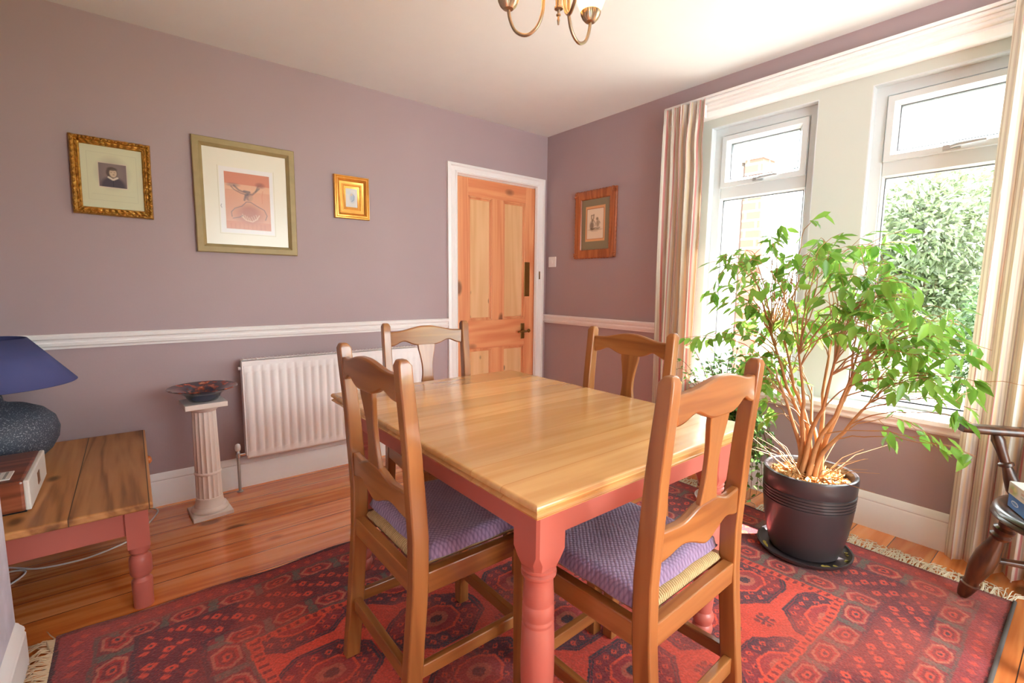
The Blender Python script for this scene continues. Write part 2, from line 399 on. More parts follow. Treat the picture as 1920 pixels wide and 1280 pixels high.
# light switch
ls = thing('light_switch', (0, -.0875, 1.38), 'white square light switch beside the door casing', 'light switch')
MB().box(-.010, 0, -.043, .043, -.043, .043).build('face_plate', M_white, ls, .003)
MB().box(-.016, -.010, -.009, .009, -.014, .014).build('rocker', M_white, ls, .002)

# ------------------------------------------------------------------ window side
PX = .05
W1 = dict(y0=-1.430, y1=-2.020); W2 = dict(y0=-2.250, y1=-2.880)
WT = 2.152; SILL = .600
pn = MB()
pn.box(PX, PX+.06, W1['y0'], WY0, SILL, WZ1).box(PX, PX+.06, W2['y0'], W1['y1'], SILL, WZ1).box(PX, PX+.06, WY1, W2['y1'], SILL, WZ1)
for W in (W1, W2): pn.box(PX, PX+.06, W['y1'], W['y0'], WT, WZ1)
struct(pn.build('trim_4', M_cream), 'cream panelling between and above the windows')
HM = [(0, 2.296), (.045, 2.296), (.047, 2.286), (.030, 2.281), (.034, 2.268), (.026, 2.262), (.028, 2.250), (.016, 2.240), (.020, 2.226), (.006, 2.212), (-.004, 2.204), (-.049, 2.200), (-.049, 2.296)]
struct(MB().sweep(HM, (0, WY0+.03), (0, WY1-.03), (-1, 0)).build('trim_5', M_white, smooth=25), 'white moulded head over the windows')
struct(MB().box(-.068, .10, WY1-.02, WY0+.02, .575, SILL).sweep([(0, .532), (.030, .532), (.044, .545), (.036, .556), (.05, .575), (0, .575)], (0, WY0+.02), (0, WY1-.02), (-1, 0)).build('trim_6', M_white, bevel=.004), 'deep white window sill')
for i, W in enumerate((W1, W2)):
    a, b_ = W['y0'], W['y1']
    wo = bpy.data.objects.new(f'window_{i+1}', None); COL.objects.link(wo); wo.location = (.1, (a+b_)/2, SILL)
    struct(wo, ('narrow', 'wide')[i]+' white framed window with a top light')
    c = (a+b_)/2; hw = (a-b_)/2; hi = hw-.056
    z1 = WT-SILL; tz0, tz1 = 1.127, 1.190; st = z1-.058   # transom between tz0 and tz1
    f = MB()
    # frame with a glazing bead round the lower light, and the rebate of the top light
    f.ring(-hw, hw, 0, z1, [(0, .07), (0, 0), (.050, 0), (.056, .008), (.056, .07)])
    f.box(0, .06, -hi, hi, tz0, tz1)
    f.ring(-hi, hi, .034, tz0, [(0, .05), (0, .004), (.004, .008), (.011, .018), (.011, .05)])
    f.box(0, .06, -hi, hi, .030, .036)
    f.ring(-hw, hw, 0, z1, [(0, -.050), (.005, -.050), (.005, 0), (0, 0)])
    fo = f.build('window_frame', M_upvc, wo, smooth=30)
    so = MB().ring(-hi, hi, tz1, st, [(0, .05), (0, -.012), (.003, -.015), (.028, -.015), (.032, -.008), (.046, .006), (.048, .012), (.048, .05)]).build('top_light', M_upvc, wo, smooth=30)
    MB().box(.022, .028, -hi+.046, hi-.046, tz1+.042, st-.046).build('pane', M_glass, so)
    hd = MB().box(-.024, -.012, -.022, .038, tz1+.008, tz1+.030)
    hd.tube([(-.03, .010, tz1+.019), (-.038, -.01, tz1+.022), (-.036, -.06, tz1+.025), (-.034, -.105, tz1+.026)], [.008, .0085, .008, .006], 8)
    hd.build('window_handle', M_handle, so, .002)
    MB().box(.022, .028, -hi+.01, hi-.01, .044, tz0-.01).build('pane', M_glass, wo)
    MB().ring(-hi+.0105, hi-.0105, .0445, tz0-.0105, [(0, .030), (0, .0165), (.0035, .0165), (.0035, .030)]).build('gasket', M_gask, wo)
    MB().ring(-hi+.0475, hi-.0475, tz1+.0475, st-.0475, [(0, .030), (0, .0105), (.0035, .0105), (.0035, .030)]).build('gasket', M_gask, so)

# ------------------------------------------------------------------ outside
M_grass = plain('lawn', (92, 108, 60), .9, noise=.2, nscale=3)
M_render = plain('white rendered wall', (190, 186, 180), .8, noise=.02)
mb_, nt, b = new_mat('red brick')
br = N(nt, 'ShaderNodeTexBrick'); br.inputs['Color1'].default_value = rgba((118, 60, 40)); br.inputs['Color2'].default_value = rgba((132, 72, 50)); br.inputs['Mortar'].default_value = rgba((150, 138, 122))
br.inputs['Scale'].default_value = 1; br.inputs['Brick Width'].default_value = .24; br.inputs['Row Height'].default_value = .1; br.inputs['Mortar Size'].default_value = .012
tc = N(nt, 'ShaderNodeTexCoord'); sp = N(nt, 'ShaderNodeSeparateXYZ'); cb = N(nt, 'ShaderNodeCombineXYZ'); ad = N(nt, 'ShaderNodeMath', operation='ADD')
nt.links.new(tc.outputs['Object'], sp.inputs[0]); nt.links.new(sp.outputs[0], ad.inputs[0]); nt.links.new(sp.outputs[1], ad.inputs[1]); nt.links.new(ad.outputs[0], cb.inputs[0]); nt.links.new(sp.outputs[2], cb.inputs[1]); nt.links.new(cb.outputs[0], br.inputs['Vector']); nt.links.new(br.outputs[0], b.inputs['Base Color'])
M_brick = mb_
tag(MB().box(.2, 40, -30, 30, -.62, -.5).build('lawn', M_grass), kind='structure', label='sunlit lawn outside')
tag(MB().box(.16, 4.2, -9, 5, -.5, -.485).build('bounce_paving', plain('pale bounce paving', (168, 168, 160), .8, noise=.05, nscale=5)), kind='structure', label='pale paving added outside to bounce sunlight indoors')  # pale slab added to bounce daylight up onto the ceiling
hs = thing('house_wing', (2.6, .6, -.485), 'white rendered house wing with a brick pier, outside the narrow window', 'building')
MB().box(0, .3, -.98, -.02-.95, 0, 3.0).box(0.02, .3, -1.6, -1.25, 0, .9).box(.02, .3, -.95, 1.8, 0, 3.2).build('wall', M_render, hs)
MB().box(-.03, .25, -1.205, -1.015, 0, 3.05).build('brick_pier', M_brick, hs)
MB().box(-.06, .3, -1.24, -.95, 3.05, 3.13).build('coping', M_render, hs)
wf = MB().box(-.01, .05, -1.66, -1.60, .9, 2.75).box(-.01, .05, -1.30, -1.25, .9, 2.75).box(-.01, .05, -1.6, -1.3, 2.68, 2.75).box(-.01, .05, -1.6, -1.3, .9, .97).box(-.005, .04, -1.6, -1.3, 1.9, 1.95).build('wing_window', M_upvc, hs)
MB().box(.02, .025, -1.6, -1.3, .97, 2.68).build('pane', M_glass, wf)

def leaves_mesh(name, P, D, Nn, Ln, Wd, mat, parent=None, tones=None, fold=.25, curl=.25):
    """P base points, D directions (tip), Nn normals; ovate pointed leaf of 8 verts"""
    n = len(P); D = D/np.linalg.norm(D, axis=1, keepdims=True)
    S = np.cross(D, Nn); S /= np.linalg.norm(S, axis=1, keepdims=True)+1e-9; U = np.cross(S, D)
    L = Ln[:, None]; W = Wd[:, None]
    prof = [(0.0, 0, 0), (.28, -.46, .0), (.28, 0, -1), (.28, .46, 0), (.62, -.36, 0), (.62, 0, -1), (.62, .36, 0), (1.0, 0, -.2)]
    V = np.zeros((n, 8, 3))
    for k, (t, s_, u) in enumerate(prof):
        V[:, k] = P + D*L*t + S*W*s_ + U*(W*fold*u - L*curl*t*t)
    F = np.array([(0, 1, 2, 2), (0, 2, 3, 3), (1, 4, 5, 2), (2, 5, 6, 3), (4, 7, 5, 5), (5, 7, 6, 6)])
    faces = []
    base = np.arange(n)*8
    tri = [(0, 1, 2), (0, 2, 3), (4, 7, 5), (5, 7, 6)]; quad = [(1, 4, 5, 2), (2, 5, 6, 3)]
    for bq in base:
        faces += [(bq+a, bq+b2, bq+c) for a, b2, c in tri]; faces += [tuple(bq+x for x in q) for q in quad]
    me = bpy.data.meshes.new(name); me.from_pydata(V.reshape(-1, 3).tolist(), [], faces); me.materials.append(mat)
    me.polygons.foreach_set('use_smooth', [True]*len(me.polygons))
    o = bpy.data.objects.new(name, me); COL.objects.link(o)
    if parent: o.parent = parent
    set_tone(o, np.repeat(tones if tones is not None else rng.random(n), 8))
    return o
M_treeleaf = [leaf_mat('pale garden leaves', (78, 90, 62), (130, 140, 108), .3, .35), leaf_mat('garden leaves', (58, 82, 42), (104, 126, 76), .3, .35), leaf_mat('deep garden leaves', (44, 68, 40), (88, 112, 68), .3, .35)]
M_bark = plain('grey bark', (110, 92, 76), .9, noise=.2, nscale=12)
def garden_tree(name, c, rad, n, size, mat, label, cat='tree', trunk=True):
    t = thing(name, (c[0], c[1], -.5), label, cat, 'shrubs and trees beyond the windows')
    u = rng.normal(size=(n, 3)); u /= np.linalg.norm(u, axis=1, keepdims=True)
    # lumpy crown made of boughs
    nb = 26; bc = rng.normal(size=(nb, 3)); bc /= np.linalg.norm(bc, axis=1, keepdims=True); bc *= rng.uniform(.3, .8, (nb, 1))
    k = rng.integers(0, nb, n)
    P = (bc[k] + u*rng.uniform(.15, .42, (n, 1)))*np.array(rad) + np.array([0, 0, c[2]+.5])
    P = P[P[:, 2] > .02]; n = len(P)
    D = u[:n] + rng.normal(size=(n, 3))*.6 + np.array([0, 0, -.3]); Nn = rng.normal(size=(n, 3))
    leaves_mesh('foliage', P, D, Nn, rng.uniform(.7, 1.3, n)*size, rng.uniform(.7, 1.2, n)*size*.5, mat, t)
    m = MB()
    m.tube([(0, 0, 0), (.05, .03, c[2]*.4+.2), (0, 0, c[2]+.5)], [.09, .07, .03], 8)
    for q in bc[:9]: m.tube([(0, 0, max(.1, (c[2]+.5)*.5)), (q*np.array(rad)*.8+np.array([0, 0, c[2]+.5])).tolist()], [.04, .012], 6)
    m.build('trunk', M_bark, t, smooth=60)
garden_tree('garden_tree', (8.2, -1.0, 1.9), (1.9, 1.75, 1.85), 17000, .12, M_treeleaf[0], 'tall pale leaved tree filling the top of the wide window')
garden_tree('garden_tree', (10.6, -4.6, 1.7), (1.6, 1.7, 2.0), 8000, .11, M_treeleaf[1], 'tall tree behind the right hand curtain, at the right of the wide window')
garden_tree('garden_shrub', (5.5, -2.25, .55), (.8, .7, .95), 6000, .075, M_treeleaf[2], 'darker green shrub at the right of the wide window', 'shrub')
garden_tree('garden_shrub', (5.0, -.75, .25), (.8, .85, .95), 6000, .075, M_treeleaf[1], 'low bright shrub behind the big pot plant', 'shrub')

# ------------------------------------------------------------------ rug
M_rug = painted('knotted wool rug', .95, noise=.22, nscale=150, bump=.5, fuzz=.25, spec=.1)
RX0, RX1, RY0, RY1 = -3.085, -.270, -2.945, -.995
def rug():
    nx, ny = 660, 470
    u = np.linspace(0, 1, nx); v = np.linspace(0, 1, ny); U, V = np.meshgrid(u, v)
    def smooth_noise(kx, ky):
        g = rng.random((ky+2, kx+2)); xi = U*kx; yi = V*ky; x0 = xi.astype(int); y0 = yi.astype(int); fx_ = xi-x0; fy_ = yi-y0
        fx_ = fx_*fx_*(3-2*fx_); fy_ = fy_*fy_*(3-2*fy_)
        return (g[y0, x0]*(1-fx_)+g[y0, x0+1]*fx_)*(1-fy_)+(g[y0+1, x0]*(1-fx_)+g[y0+1, x0+1]*fx_)*fy_
    X = U*(RX1-RX0); Y = V*(RY1-RY0); LX, LY = RX1-RX0, RY1-RY0
    X0_, Y0_ = X, Y
    X = X+(smooth_noise(16, 12)-.5)*.022+(smooth_noise(90, 64)-.5)*.007; Y = Y+(smooth_noise(16, 12)-.5)*.022+(smooth_noise(90, 64)-.5)*.007
    maroon, red, orr, navy, teal, tan, dk = [LIN(c) for c in ((116, 32, 36), (166, 42, 38), (214, 72, 46), (62, 40, 50), (98, 82, 72), (190, 108, 80), (72, 26, 32))]
    C = np.zeros((ny, nx, 3)); C[:] = maroon
    def put(mask, col, a=1.0): 
        C[mask] = C[mask]*(1-a)+col*a
    dl = np.maximum(np.minimum(Y, LY-Y), 0)            # from long sides
    de = np.maximum(np.minimum(X, LX-X), 0)*.78        # from ends (wider bands)
    d = np.minimum(dl, de); along = np.where(dl < de, X, Y*1.0)
    cell = lambda s, p: (np.mod(s, p)/p-.5)
    # --- border bands
    def band(a, b2): return (d >= a) & (d < b2)
    put(band(0, .012), dk)
    put(band(.012, .075), LIN((140, 46, 48)))
    c1 = cell(along, .05); put(band(.03, .06) & (np.abs(c1)+np.abs(cell(d-.02, .05)) < .28), orr, .55)
    put(band(.075, .085), teal, .6)
    # hexagon medallion bands
    def hexband(a, b2, per, base):
        m = band(a, b2); put(m, base); mid = (a+b2)/2; hh = (b2-a)/2
        q = np.abs(cell(along, per))*per; r_ = np.abs(d-mid)
        h = np.maximum(r_/(hh*.86), (q/(per*.40)+r_/(hh*2.2)))
        put(m & (h < 1), tan, .75); put(m & (h < .80), red); put(m & (h < .62), maroon); put(m & (h < .36), orr, .8); put(m & (h < .16), navy)
        put(m & (h > 1.12) & (np.abs(cell(along+per/2, per))*per < .014), teal)
    hexband(.085, .155, .145, LIN((124, 42, 46)))
    put(band(.155, .166), navy, .7)
    m = band(.166, .30); put(m, LIN((104, 32, 40)))
    for oy, ox in ((.195, 0), (.235, .045), (.273, .0)):
        qx = cell(along+ox, .098)*.098; qy = d-oy
        fl = (np.abs(qx)**1.3+np.abs(qy)**1.3) < .0022*2.1
        put(m & fl, orr, .9); put(m & ((np.abs(qx)+np.abs(qy)) < .006), navy)
        qx2 = cell(along+ox+.03, .098)*.098
        put(m & ((np.abs(qx2)+np.abs(qy+.012)) < .012), orr, .75)
    put(band(.30, .311), navy, .7)
    hexband(.311, .385, .145, LIN((120, 38, 46)))
    put(band(.385, .395), teal, .7)
    put(band(.395, .425), orr, .9)
    z = np.abs(cell(along, .03)); put(band(.40, .42) & (z > .3), maroon)
    # --- field of octagonal guls
    fm = d >= .425; put(fm, LIN((198, 64, 44)))
    px_, py_ = .372, .285
    gx = cell(X-LX/2+px_/2, px_)*px_; gy = cell(Y-LY/2+py_/2, py_)*py_
    ax, ay = np.abs(gx), np.abs(gy)
    def octo(hx, hy, k): return np.maximum(np.maximum(ax/hx, ay/hy), (ax/hx+ay/hy)/k)
    o1 = octo(.166, .124, 1.42)
    put(fm & (o1 < 1.0), navy); put(fm & (o1 < .95), LIN((128, 38, 44)))
    quad = (gx*gy > 0)
    put(fm & (o1 < .90) & quad, LIN((88, 38, 48))); 
    put(fm & (o1 < .92) & (o1 > .88), navy)
    o2 = octo(.075, .058, 1.45); put(fm & (o2 < 1.08), orr); put(fm & (o2 < .95), LIN((150, 44, 46))); put(fm & (o2 < .55), tan, .6); put(fm & (o2 < .3), navy)
    fx = cell(gx, .040)*.040; fy = cell(gy, .036)*.036
    put(fm & (o1 < .86) & (o2 > 1.15) & ((np.abs(fx)+np.abs(fy)) < .0125), orr, .85)
    put(fm & (o1 < .86) & (o2 > 1.15) & ((np.abs(fx)+np.abs(fy)) < .005), navy)
    # between the guls: small crosses
    hx = cell(X-LX/2, px_)*px_; hy = cell(Y-LY/2, py_)*py_
    put(fm & (o1 > 1.05) & (((np.abs(hx) < .03) & (np.abs(hy) < .006)) | ((np.abs(hy) < .03) & (np.abs(hx) < .006))), navy, .8)
    put(fm & (o1 > 1.05) & ((np.abs(np.abs(hx)-.02)+np.abs(np.abs(hy)-.02)) < .011), dk, .75)
    # wear and uneven dye (abrash)
    n1 = smooth_noise(9, 7); n2 = smooth_noise(60, 44); n3 = rng.random(C.shape[:2])
    f = .74+.36*n1+.22*n2+.22*(n3-.5)
    C *= f[..., None]
    put((n3 > .88), teal, .18); put((n3 < .08), orr, .30)
    wear = np.clip((smooth_noise(14, 10)-.42)*1.4, 0, .36)[..., None]; C[:] = C*(1-wear)+LIN((182, 76, 56))*wear
    X, Y = X0_, Y0_
    P = np.zeros((ny, nx, 3))
    bw = np.exp(-(1-V)*LY/.045)
    P[..., 0] = RX0+X + .006*np.sin(Y*7)
    P[..., 1] = RY0+Y + bw*(.007*np.sin(X*15)+.006*np.sin(X*6.1+1))
    P[..., 2] = .0030 + bw*.004*(1+np.sin(X*15+2.0)) + .0015*np.sin(X*9)*np.sin(Y*8) + .0015
    o = grid_obj('patterned_rug', P, M_rug)
    set_colors(o, C.reshape(-1, 3))
    s = o.modifiers.new('pile', 'SOLIDIFY'); s.thickness = .004; s.offset = -1
    tag(o, 'red and navy fringed oriental rug under the dining table', 'rug')
    return o
rg = rug()
M_fringe = plain('cream wool fringe', (190, 162, 130), .9)
M_fringe2 = plain('ivory wool fringe', (232, 220, 194), .9)
def fringe(xe, sgn, mat, n, ln):
    m = MB()
    for i in range(n):
        y = RY0+(RY1-RY0)*(i+random.random())/n
        if sgn > 0 and abs(y+1.815) < .17: continue
        l = ln*random.uniform(.65, 1.2); a = random.gauss(0, .45)
        dx, dy = math.cos(a)*sgn, math.sin(a); h = random.uniform(.004, .014)
        p0 = Vector((xe-sgn*.004, y, .006)); p1 = p0+Vector((dx*l*.5, dy*l*.3, h)); p2 = p0+Vector((dx*l*.85, dy*l*.9+random.gauss(0, .006), h*.5)); p3 = p0+Vector((dx*l, dy*l+random.gauss(0, .012), .002))
        m.tube([p0, p1, p2, p3], [.0022, .0018, .0015, .0008], 4, cap=False)
    o = m.build('fringe', mat, rg, recalc=False, smooth=60); o['kind'] = 'stuff'; return o
fringe(RX0, -1, M_fringe, 520, .075); fringe(RX1, 1, M_fringe2, 520, .085)
m = MB(); xs = np.linspace(RX0, RX1, 90)
m.tube([(x+.006*math.sin(0), RY0-.002, .006) for x in xs], .006, 6).build('selvedge', plain('grey selvedge binding', (92, 84, 80), .95), rg, smooth=60)

# ------------------------------------------------------------------ dining table
tx0, tx1, ty0, ty1, tz = -2.212, -1.288, -2.392, -1.148, .745
tcx, tcy = (tx0+tx1)/2, (ty0+ty1)/2
RZ = .0075
dt = thing('dining_table', (tcx, tcy, RZ), 'oak topped dining table with salmon pink painted turned legs', 'dining table')
a, b_ = (tx1-tx0)/2, (ty1-ty0)/2; zt = tz-RZ
prof = [(.03, zt-.040), (.014, zt-.040), (.012, zt-.033), (.003, zt-.031), (.001, zt-.027), (.005, zt-.024), (.009, zt-.021), (.007, zt-.018), (.001, zt-.015), (0, zt-.009), (.002, zt-.004), (.006, zt-.001), (.011, zt)]
MB().rect_loft(-a, a, -b_, b_, prof).build('table_top', M_oakX, dt, smooth=50)
ai, bi = a-.042, b_-.042
ap = MB()
ap.box(-ai+.03, ai-.03, -bi+.008, -bi+.03, .622, zt-.038).box(-ai+.03, ai-.03, bi-.03, bi-.008, .622, zt-.038).box(-ai+.008, -ai+.03, -bi+.03, bi-.03, .622, zt-.038).box(ai-.03, ai-.008, -bi+.03, bi-.03, .622, zt-.038)
ap.build('apron', M_salmon, dt, .002)
def leg_mesh(m, x, y):
    h = .044
    rings = []
    for hh, z in ((h*.70, .538), (h*.80, .549), (h*.94, .566), (h, .588), (h, zt-.04)):
        c = h*.14 if z > .58 else hh*.35
        rings.append([Vector((x+px, y+py, z)) for px, py in ((-hh+c, -hh), (hh-c, -hh), (hh, -hh+c), (hh, hh-c), (hh-c, hh), (-hh+c, hh), (-hh, hh-c), (-hh, -hh+c))])
    m.loft(rings)
    m.lathe([(.024, 0), (.026, .012), (.031, .022), (.033, .034), (.031, .044), (.027, .050), (.030, .056), (.034, .066), (.035, .078), (.032, .088), (.027, .094), (.028, .104), (.035, .18), (.0395, .27), (.0395, .32), (.0378, .398), (.0362, .4015), (.0362, .4045), (.0376, .408), (.0376, .413), (.0360, .4165), (.0360, .4195), (.0374, .423), (.0370, .449), (.0354, .4525), (.0354, .4555), (.0366, .459), (.0346, .49), (.0335, .515), (.035, .519), (.040, .523), (.041, .529), (.036, .533), (.040, .537), (.041, .543), (.030, .55)], (x, y, 0), 32)
for sx_ in (-1, 1):
    for sy_ in (-1, 1):
        m = MB(); leg_mesh(m, sx_*(ai-.044), sy_*(bi-.044)); m.build('leg', M_salmon, dt, smooth=35)

# ------------------------------------------------------------------ dining chairs
M_rush = plain('woven rush', (206, 172, 116), .8, noise=.12, nscale=40)
def rush_mat():
    m, nt, b = new_mat('twisted rush seat'); L = nt.links.new
    tc = N(nt, 'ShaderNodeTexCoord'); wv = N(nt, 'ShaderNodeTexWave'); wv.wave_type = 'BANDS'; wv.bands_direction = 'X'; wv.inputs['Scale'].default_value = 42; wv.inputs['Distortion'].default_value = 1.5; wv.inputs['Detail'].default_value = 3; wv.inputs['Detail Scale'].default_value = 4
    L(tc.outputs['Object'], wv.inputs[0]); cr = N(nt, 'ShaderNodeValToRGB'); cr.color_ramp.elements[0].color = rgba((168, 132, 84)); cr.color_ramp.elements[1].color = rgba((212, 182, 130))
    L(wv.outputs['Fac'], cr.inputs[0]); L(cr.outputs[0], b.inputs['Base Color']); b.inputs['Roughness'].default_value = .75
    bp = N(nt, 'ShaderNodeBump'); bp.inputs['Strength'].default_value = .7; bp.inputs['Distance'].default_value = .004; L(wv.outputs['Fac'], bp.inputs['Height']); L(bp.outputs[0], b.inputs['Normal'])
    return m
M_rush = rush_mat()
CW = .195     # half spacing of the posts
def post_y(z):
    ks = [(0, -.014), (.2, .006), (.43, .024), (.55, .026), (.75, .014), (1.0, -.008)]
    for (z0, y0), (z1, y1) in zip(ks, ks[1:]):
        if z <= z1:
            t = (z-z0)/(z1-z0); t = t*t*(3-2*t)*.35+t*.65; return y0+(y1-y0)*t
    return ks[-1][1]
def bar(x0, x1, y0, y1, z0, z1): return MB().box(x0, x1, y0, y1, z0, z1)
def curved_rail(xs, top, bot, yf, th):
    rings = []
    for x in xs:
        t, bo, y = top(x), bot(x), yf(x)
        rings.append([Vector((x, y-th/2, bo)), Vector((x, y+th/2, bo)), Vector((x, y+th/2, t)), Vector((x, y-th/2, t))])
    return MB().loft(rings)
def make_chair(label):
    t = thing('dining_chair', (0, 0, 0), label, 'chair', 'pine dining chairs at the table')
    for sx_ in (-1, 1):
        rings = []
        for z in [0, .06, .12, .2, .28, .36, .43, .49, .55, .62, .7, .78, .86, .94, .985, 1.0]:
            y = post_y(z); dy = .0225 if z < .6 else .0225-.005*(z-.6)/.4; dx = .0175
            ins = 0 if z < .99 else .006
            rings.append([Vector((sx_*CW-dx+ins, y-dy+ins, z)), Vector((sx_*CW+dx-ins, y-dy+ins, z)), Vector((sx_*CW+dx-ins, y+dy-ins*1.6, z)), Vector((sx_*CW-dx+ins, y+dy-ins*1.6, z))])
        MB().loft(rings).build('back_post', M_pineZ, t, .004, smooth=38)
    w_ = CW-.0155; xs = np.linspace(-w_, w_, 41); n_ = lambda x: x/w_
    bend = lambda z: (lambda x: post_y(z)-.004-.012*(1-n_(x)**2))
    sm = lambda e0, e1, x: (lambda q: q*q*(3-2*q))(min(1, max(0, (x-e0)/(e1-e0))))
    crest_top = lambda x: .960+.022*(1-sm(.05, .85, abs(n_(x))))
    crest_bot = lambda x: .893 + .020*math.exp(-((abs(n_(x))-.62)/.2)**2) - .002*(1-sm(.2, .4, abs(n_(x))))
    curved_rail(xs, crest_top, crest_bot, bend(.93), .022).build('crest_rail', M_pineX, t, .005, smooth=50)
    low_top = lambda x: .664+.022*(1-sm(.14, .62, abs(n_(x))))
    low_bot = lambda x: .592 + .020*math.exp(-((abs(n_(x))-.55)/.28)**2) - .010*(1-sm(.0, .3, abs(n_(x))))
    curved_rail(xs, low_top, low_bot, bend(.65), .022).build('lower_back_rail', M_pineX, t, .005, smooth=50)
    rings = []
    for z in np.linspace(.675, .905, 22):
        q = (z-.675)/.23; hw = .040-.0145*math.sin(min(1, q*1.15)*math.pi)**1.2 + (.0 if q < .8 else .004*(q-.8)/.2)
        y = post_y(z)-.016; th = .007
        rings.append([Vector((-hw, y-th, z)), Vector((hw, y-th, z)), Vector((hw, y+th, z)), Vector((-hw, y+th, z))])
    MB().loft(rings).build('splat', M_pineZ, t, .003, smooth=45)
    D = .405; y0 = .0465
    for sx_ in (-1, 1):
        MB().loft([[Vector((sx_*(CW+.006)+px*k, D+py*k, z)) for px, py in ((-.020, -.020), (.020, -.020), (.020, .020), (-.020, .020))] for z, k in ((0, .92), (.3, 1), (.458, 1))]).build('front_leg', M_pineZ, t, .003)
        bar(sx_*(CW+.002)-.0135, sx_*(CW+.002)+.0135, y0-.002, D-.019, .400, .456).build('side_rail', M_pineY, t, .003)
        bar(sx_*CW-.010, sx_*CW+.010, .026, D-.019, .170, .206).build('side_stretcher', M_pineY, t, .003)
    bar(-w_-.002, w_+.002, .006, .034, .400, .456).build('rear_rail', M_pineX, t, .003)
    bar(-w_-.004, w_+.004, D-.014, D+.014, .400, .456).build('front_rail', M_pineX, t, .003)
    bar(-w_-.002, w_+.002, -.006, .016, .148, .192).build('rear_stretcher', M_pineX, t, .003)
    bar(-w_-.004, w_+.004, D-.011, D+.011, .100, .138).build('front_stretcher', M_pineX, t, .003)
    # rush seat: rounded pad
    rings = []
    for ins, z in ((.02, .440), (.006, .446), (.0, .458), (.004, .470), (.014, .477), (.03, .479)):
        x = CW-.022-ins*1.5; ya, yb = .038+ins, D-.012-ins
        rings.append([Vector((-x, ya, z)), Vector((x, ya, z)), Vector((x, yb, z)), Vector((-x, yb, z))])
    MB().loft(rings).build('rush_seat', M_rush, t, smooth=60)
    return t
chair = make_chair('near left pine chair with a purple cushion, beside the long table side')
poses = [((-2.322, -1.852), 0, None), ((-1.805, -2.525), 92, 'near right pine chair with a purple cushion, at the short table end'),
         ((-1.739, -1.082), -95.5, 'far pine chair in front of the radiator and the panelled door'), ((-1.245, -1.858), 180.6, 'far right pine chair in front of the left curtain')]
chairs = []
for i, (p, ang, lab) in enumerate(poses):
    c = chair if i == 0 else copy_tree(chair)
    c.location = (p[0], p[1], RZ); c.rotation_euler = (0, 0, R(ang-90))
    if lab: c['label'] = lab
    chairs.append(c)
# knitted cushions
def knit():
    m, nt, b = new_mat('purple knitted wool'); L = nt.links.new
    tc = N(nt, 'ShaderNodeTexCoord'); mp = N(nt, 'ShaderNodeMapping'); mp.inputs['Rotation'].default_value = (0, 0, R(45)); mp.inputs['Scale'].default_value = (105, 105, 105)
    L(tc.outputs['Object'], mp.inputs['Vector']); vo = N(nt, 'ShaderNodeTexVoronoi'); vo.inputs['Randomness'].default_value = .18; vo.inputs['Scale'].default_value = 1; vo.voronoi_dimensions = '2D'; L(mp.outputs[0], vo.inputs['Vector'])
    cr = N(nt, 'ShaderNodeValToRGB'); cr.color_ramp.elements[0].color = rgba((148, 124, 154)); cr.color_ramp.elements[1].color = rgba((112, 90, 120)); cr.color_ramp.elements[0].position = .25; cr.color_ramp.elements[1].position = .62
    L(vo.outputs['Distance'], cr.inputs[0]); L(cr.outputs[0], b.inputs['Base Color']); b.inputs['Roughness'].default_value = .95; b.inputs['Sheen Weight'].default_value = .3
    iv = N(nt, 'ShaderNodeMath', operation='SUBTRACT'); iv.inputs[0].default_value = 1; L(vo.outputs['Distance'], iv.inputs[1])
    bp = N(nt, 'ShaderNodeBump'); bp.inputs['Strength'].default_value = .6; bp.inputs['Distance'].default_value = .004; L(iv.outputs[0], bp.inputs['Height']); L(bp.outputs[0], b.inputs['Normal'])
    return m
M_knit = knit()
def cushion(ch, label, seed):
    n = 40; hx, y0_, y1_ = CW+.002, .056, .412
    u = np.linspace(-1, 1, n); U, V = np.meshgrid(u, u); rr = np.random.default_rng(seed)
    X = U*hx*(1+.012*np.sin(V*9+seed)); Y = (y0_+y1_)/2+V*(y1_-y0_)/2*(1+.01*np.sin(U*8+seed))
    e = np.minimum(1-np.abs(U), 1-np.abs(V)); e = np.clip(e/.16, 0, 1); dome = np.sqrt(1-(1-e)**2)
    Zt = .4805-.008*(1-dome)+.006+.024*dome+.002*np.sin(U*6+seed)*np.cos(V*5)
    Zb = np.where(np.abs(U) > .93, .473, .4802)
    top = np.stack([X, Y, Zt], -1); bot = np.stack([X*.985, y0_*.5+y1_*.5+(Y-(y0_+y1_)/2)*.985, Zb], -1)
    V_ = np.concatenate([top.reshape(-1, 3), bot.reshape(-1, 3)]); F = []
    id_ = lambda i, j, k: k*n*n+i*n+j
    for i in range(n-1):
        for j in range(n-1):
            F.append((id_(i, j, 0), id_(i, j+1, 0), id_(i+1, j+1, 0), id_(i+1, j, 0))); F.append((id_(i, j, 1), id_(i+1, j, 1), id_(i+1, j+1, 1), id_(i, j+1, 1)))
        F.append((id_(0, i, 0), id_(0, i, 1), id_(0, i+1, 1), id_(0, i+1, 0))); F.append((id_(n-1, i, 0), id_(n-1, i+1, 0), id_(n-1, i+1, 1), id_(n-1, i, 1)))
        F.append((id_(i, 0, 0), id_(i+1, 0, 0), id_(i+1, 0, 1), id_(i, 0, 1))); F.append((id_(i, n-1, 0), id_(i, n-1, 1), id_(i+1, n-1, 1), id_(i+1, n-1, 0)))
    o = MB().add(V_.tolist(), F).build('seat_cushion', M_knit, smooth=70)
    o.location = ch.location; o.rotation_euler = ch.rotation_euler
    tag(o, label, 'cushion', 'purple knitted seat cushions')
cushion(chairs[0], 'purple knitted cushion on the near left chair', 1)
cushion(chairs[1], 'purple knitted cushion on the near right chair', 2)

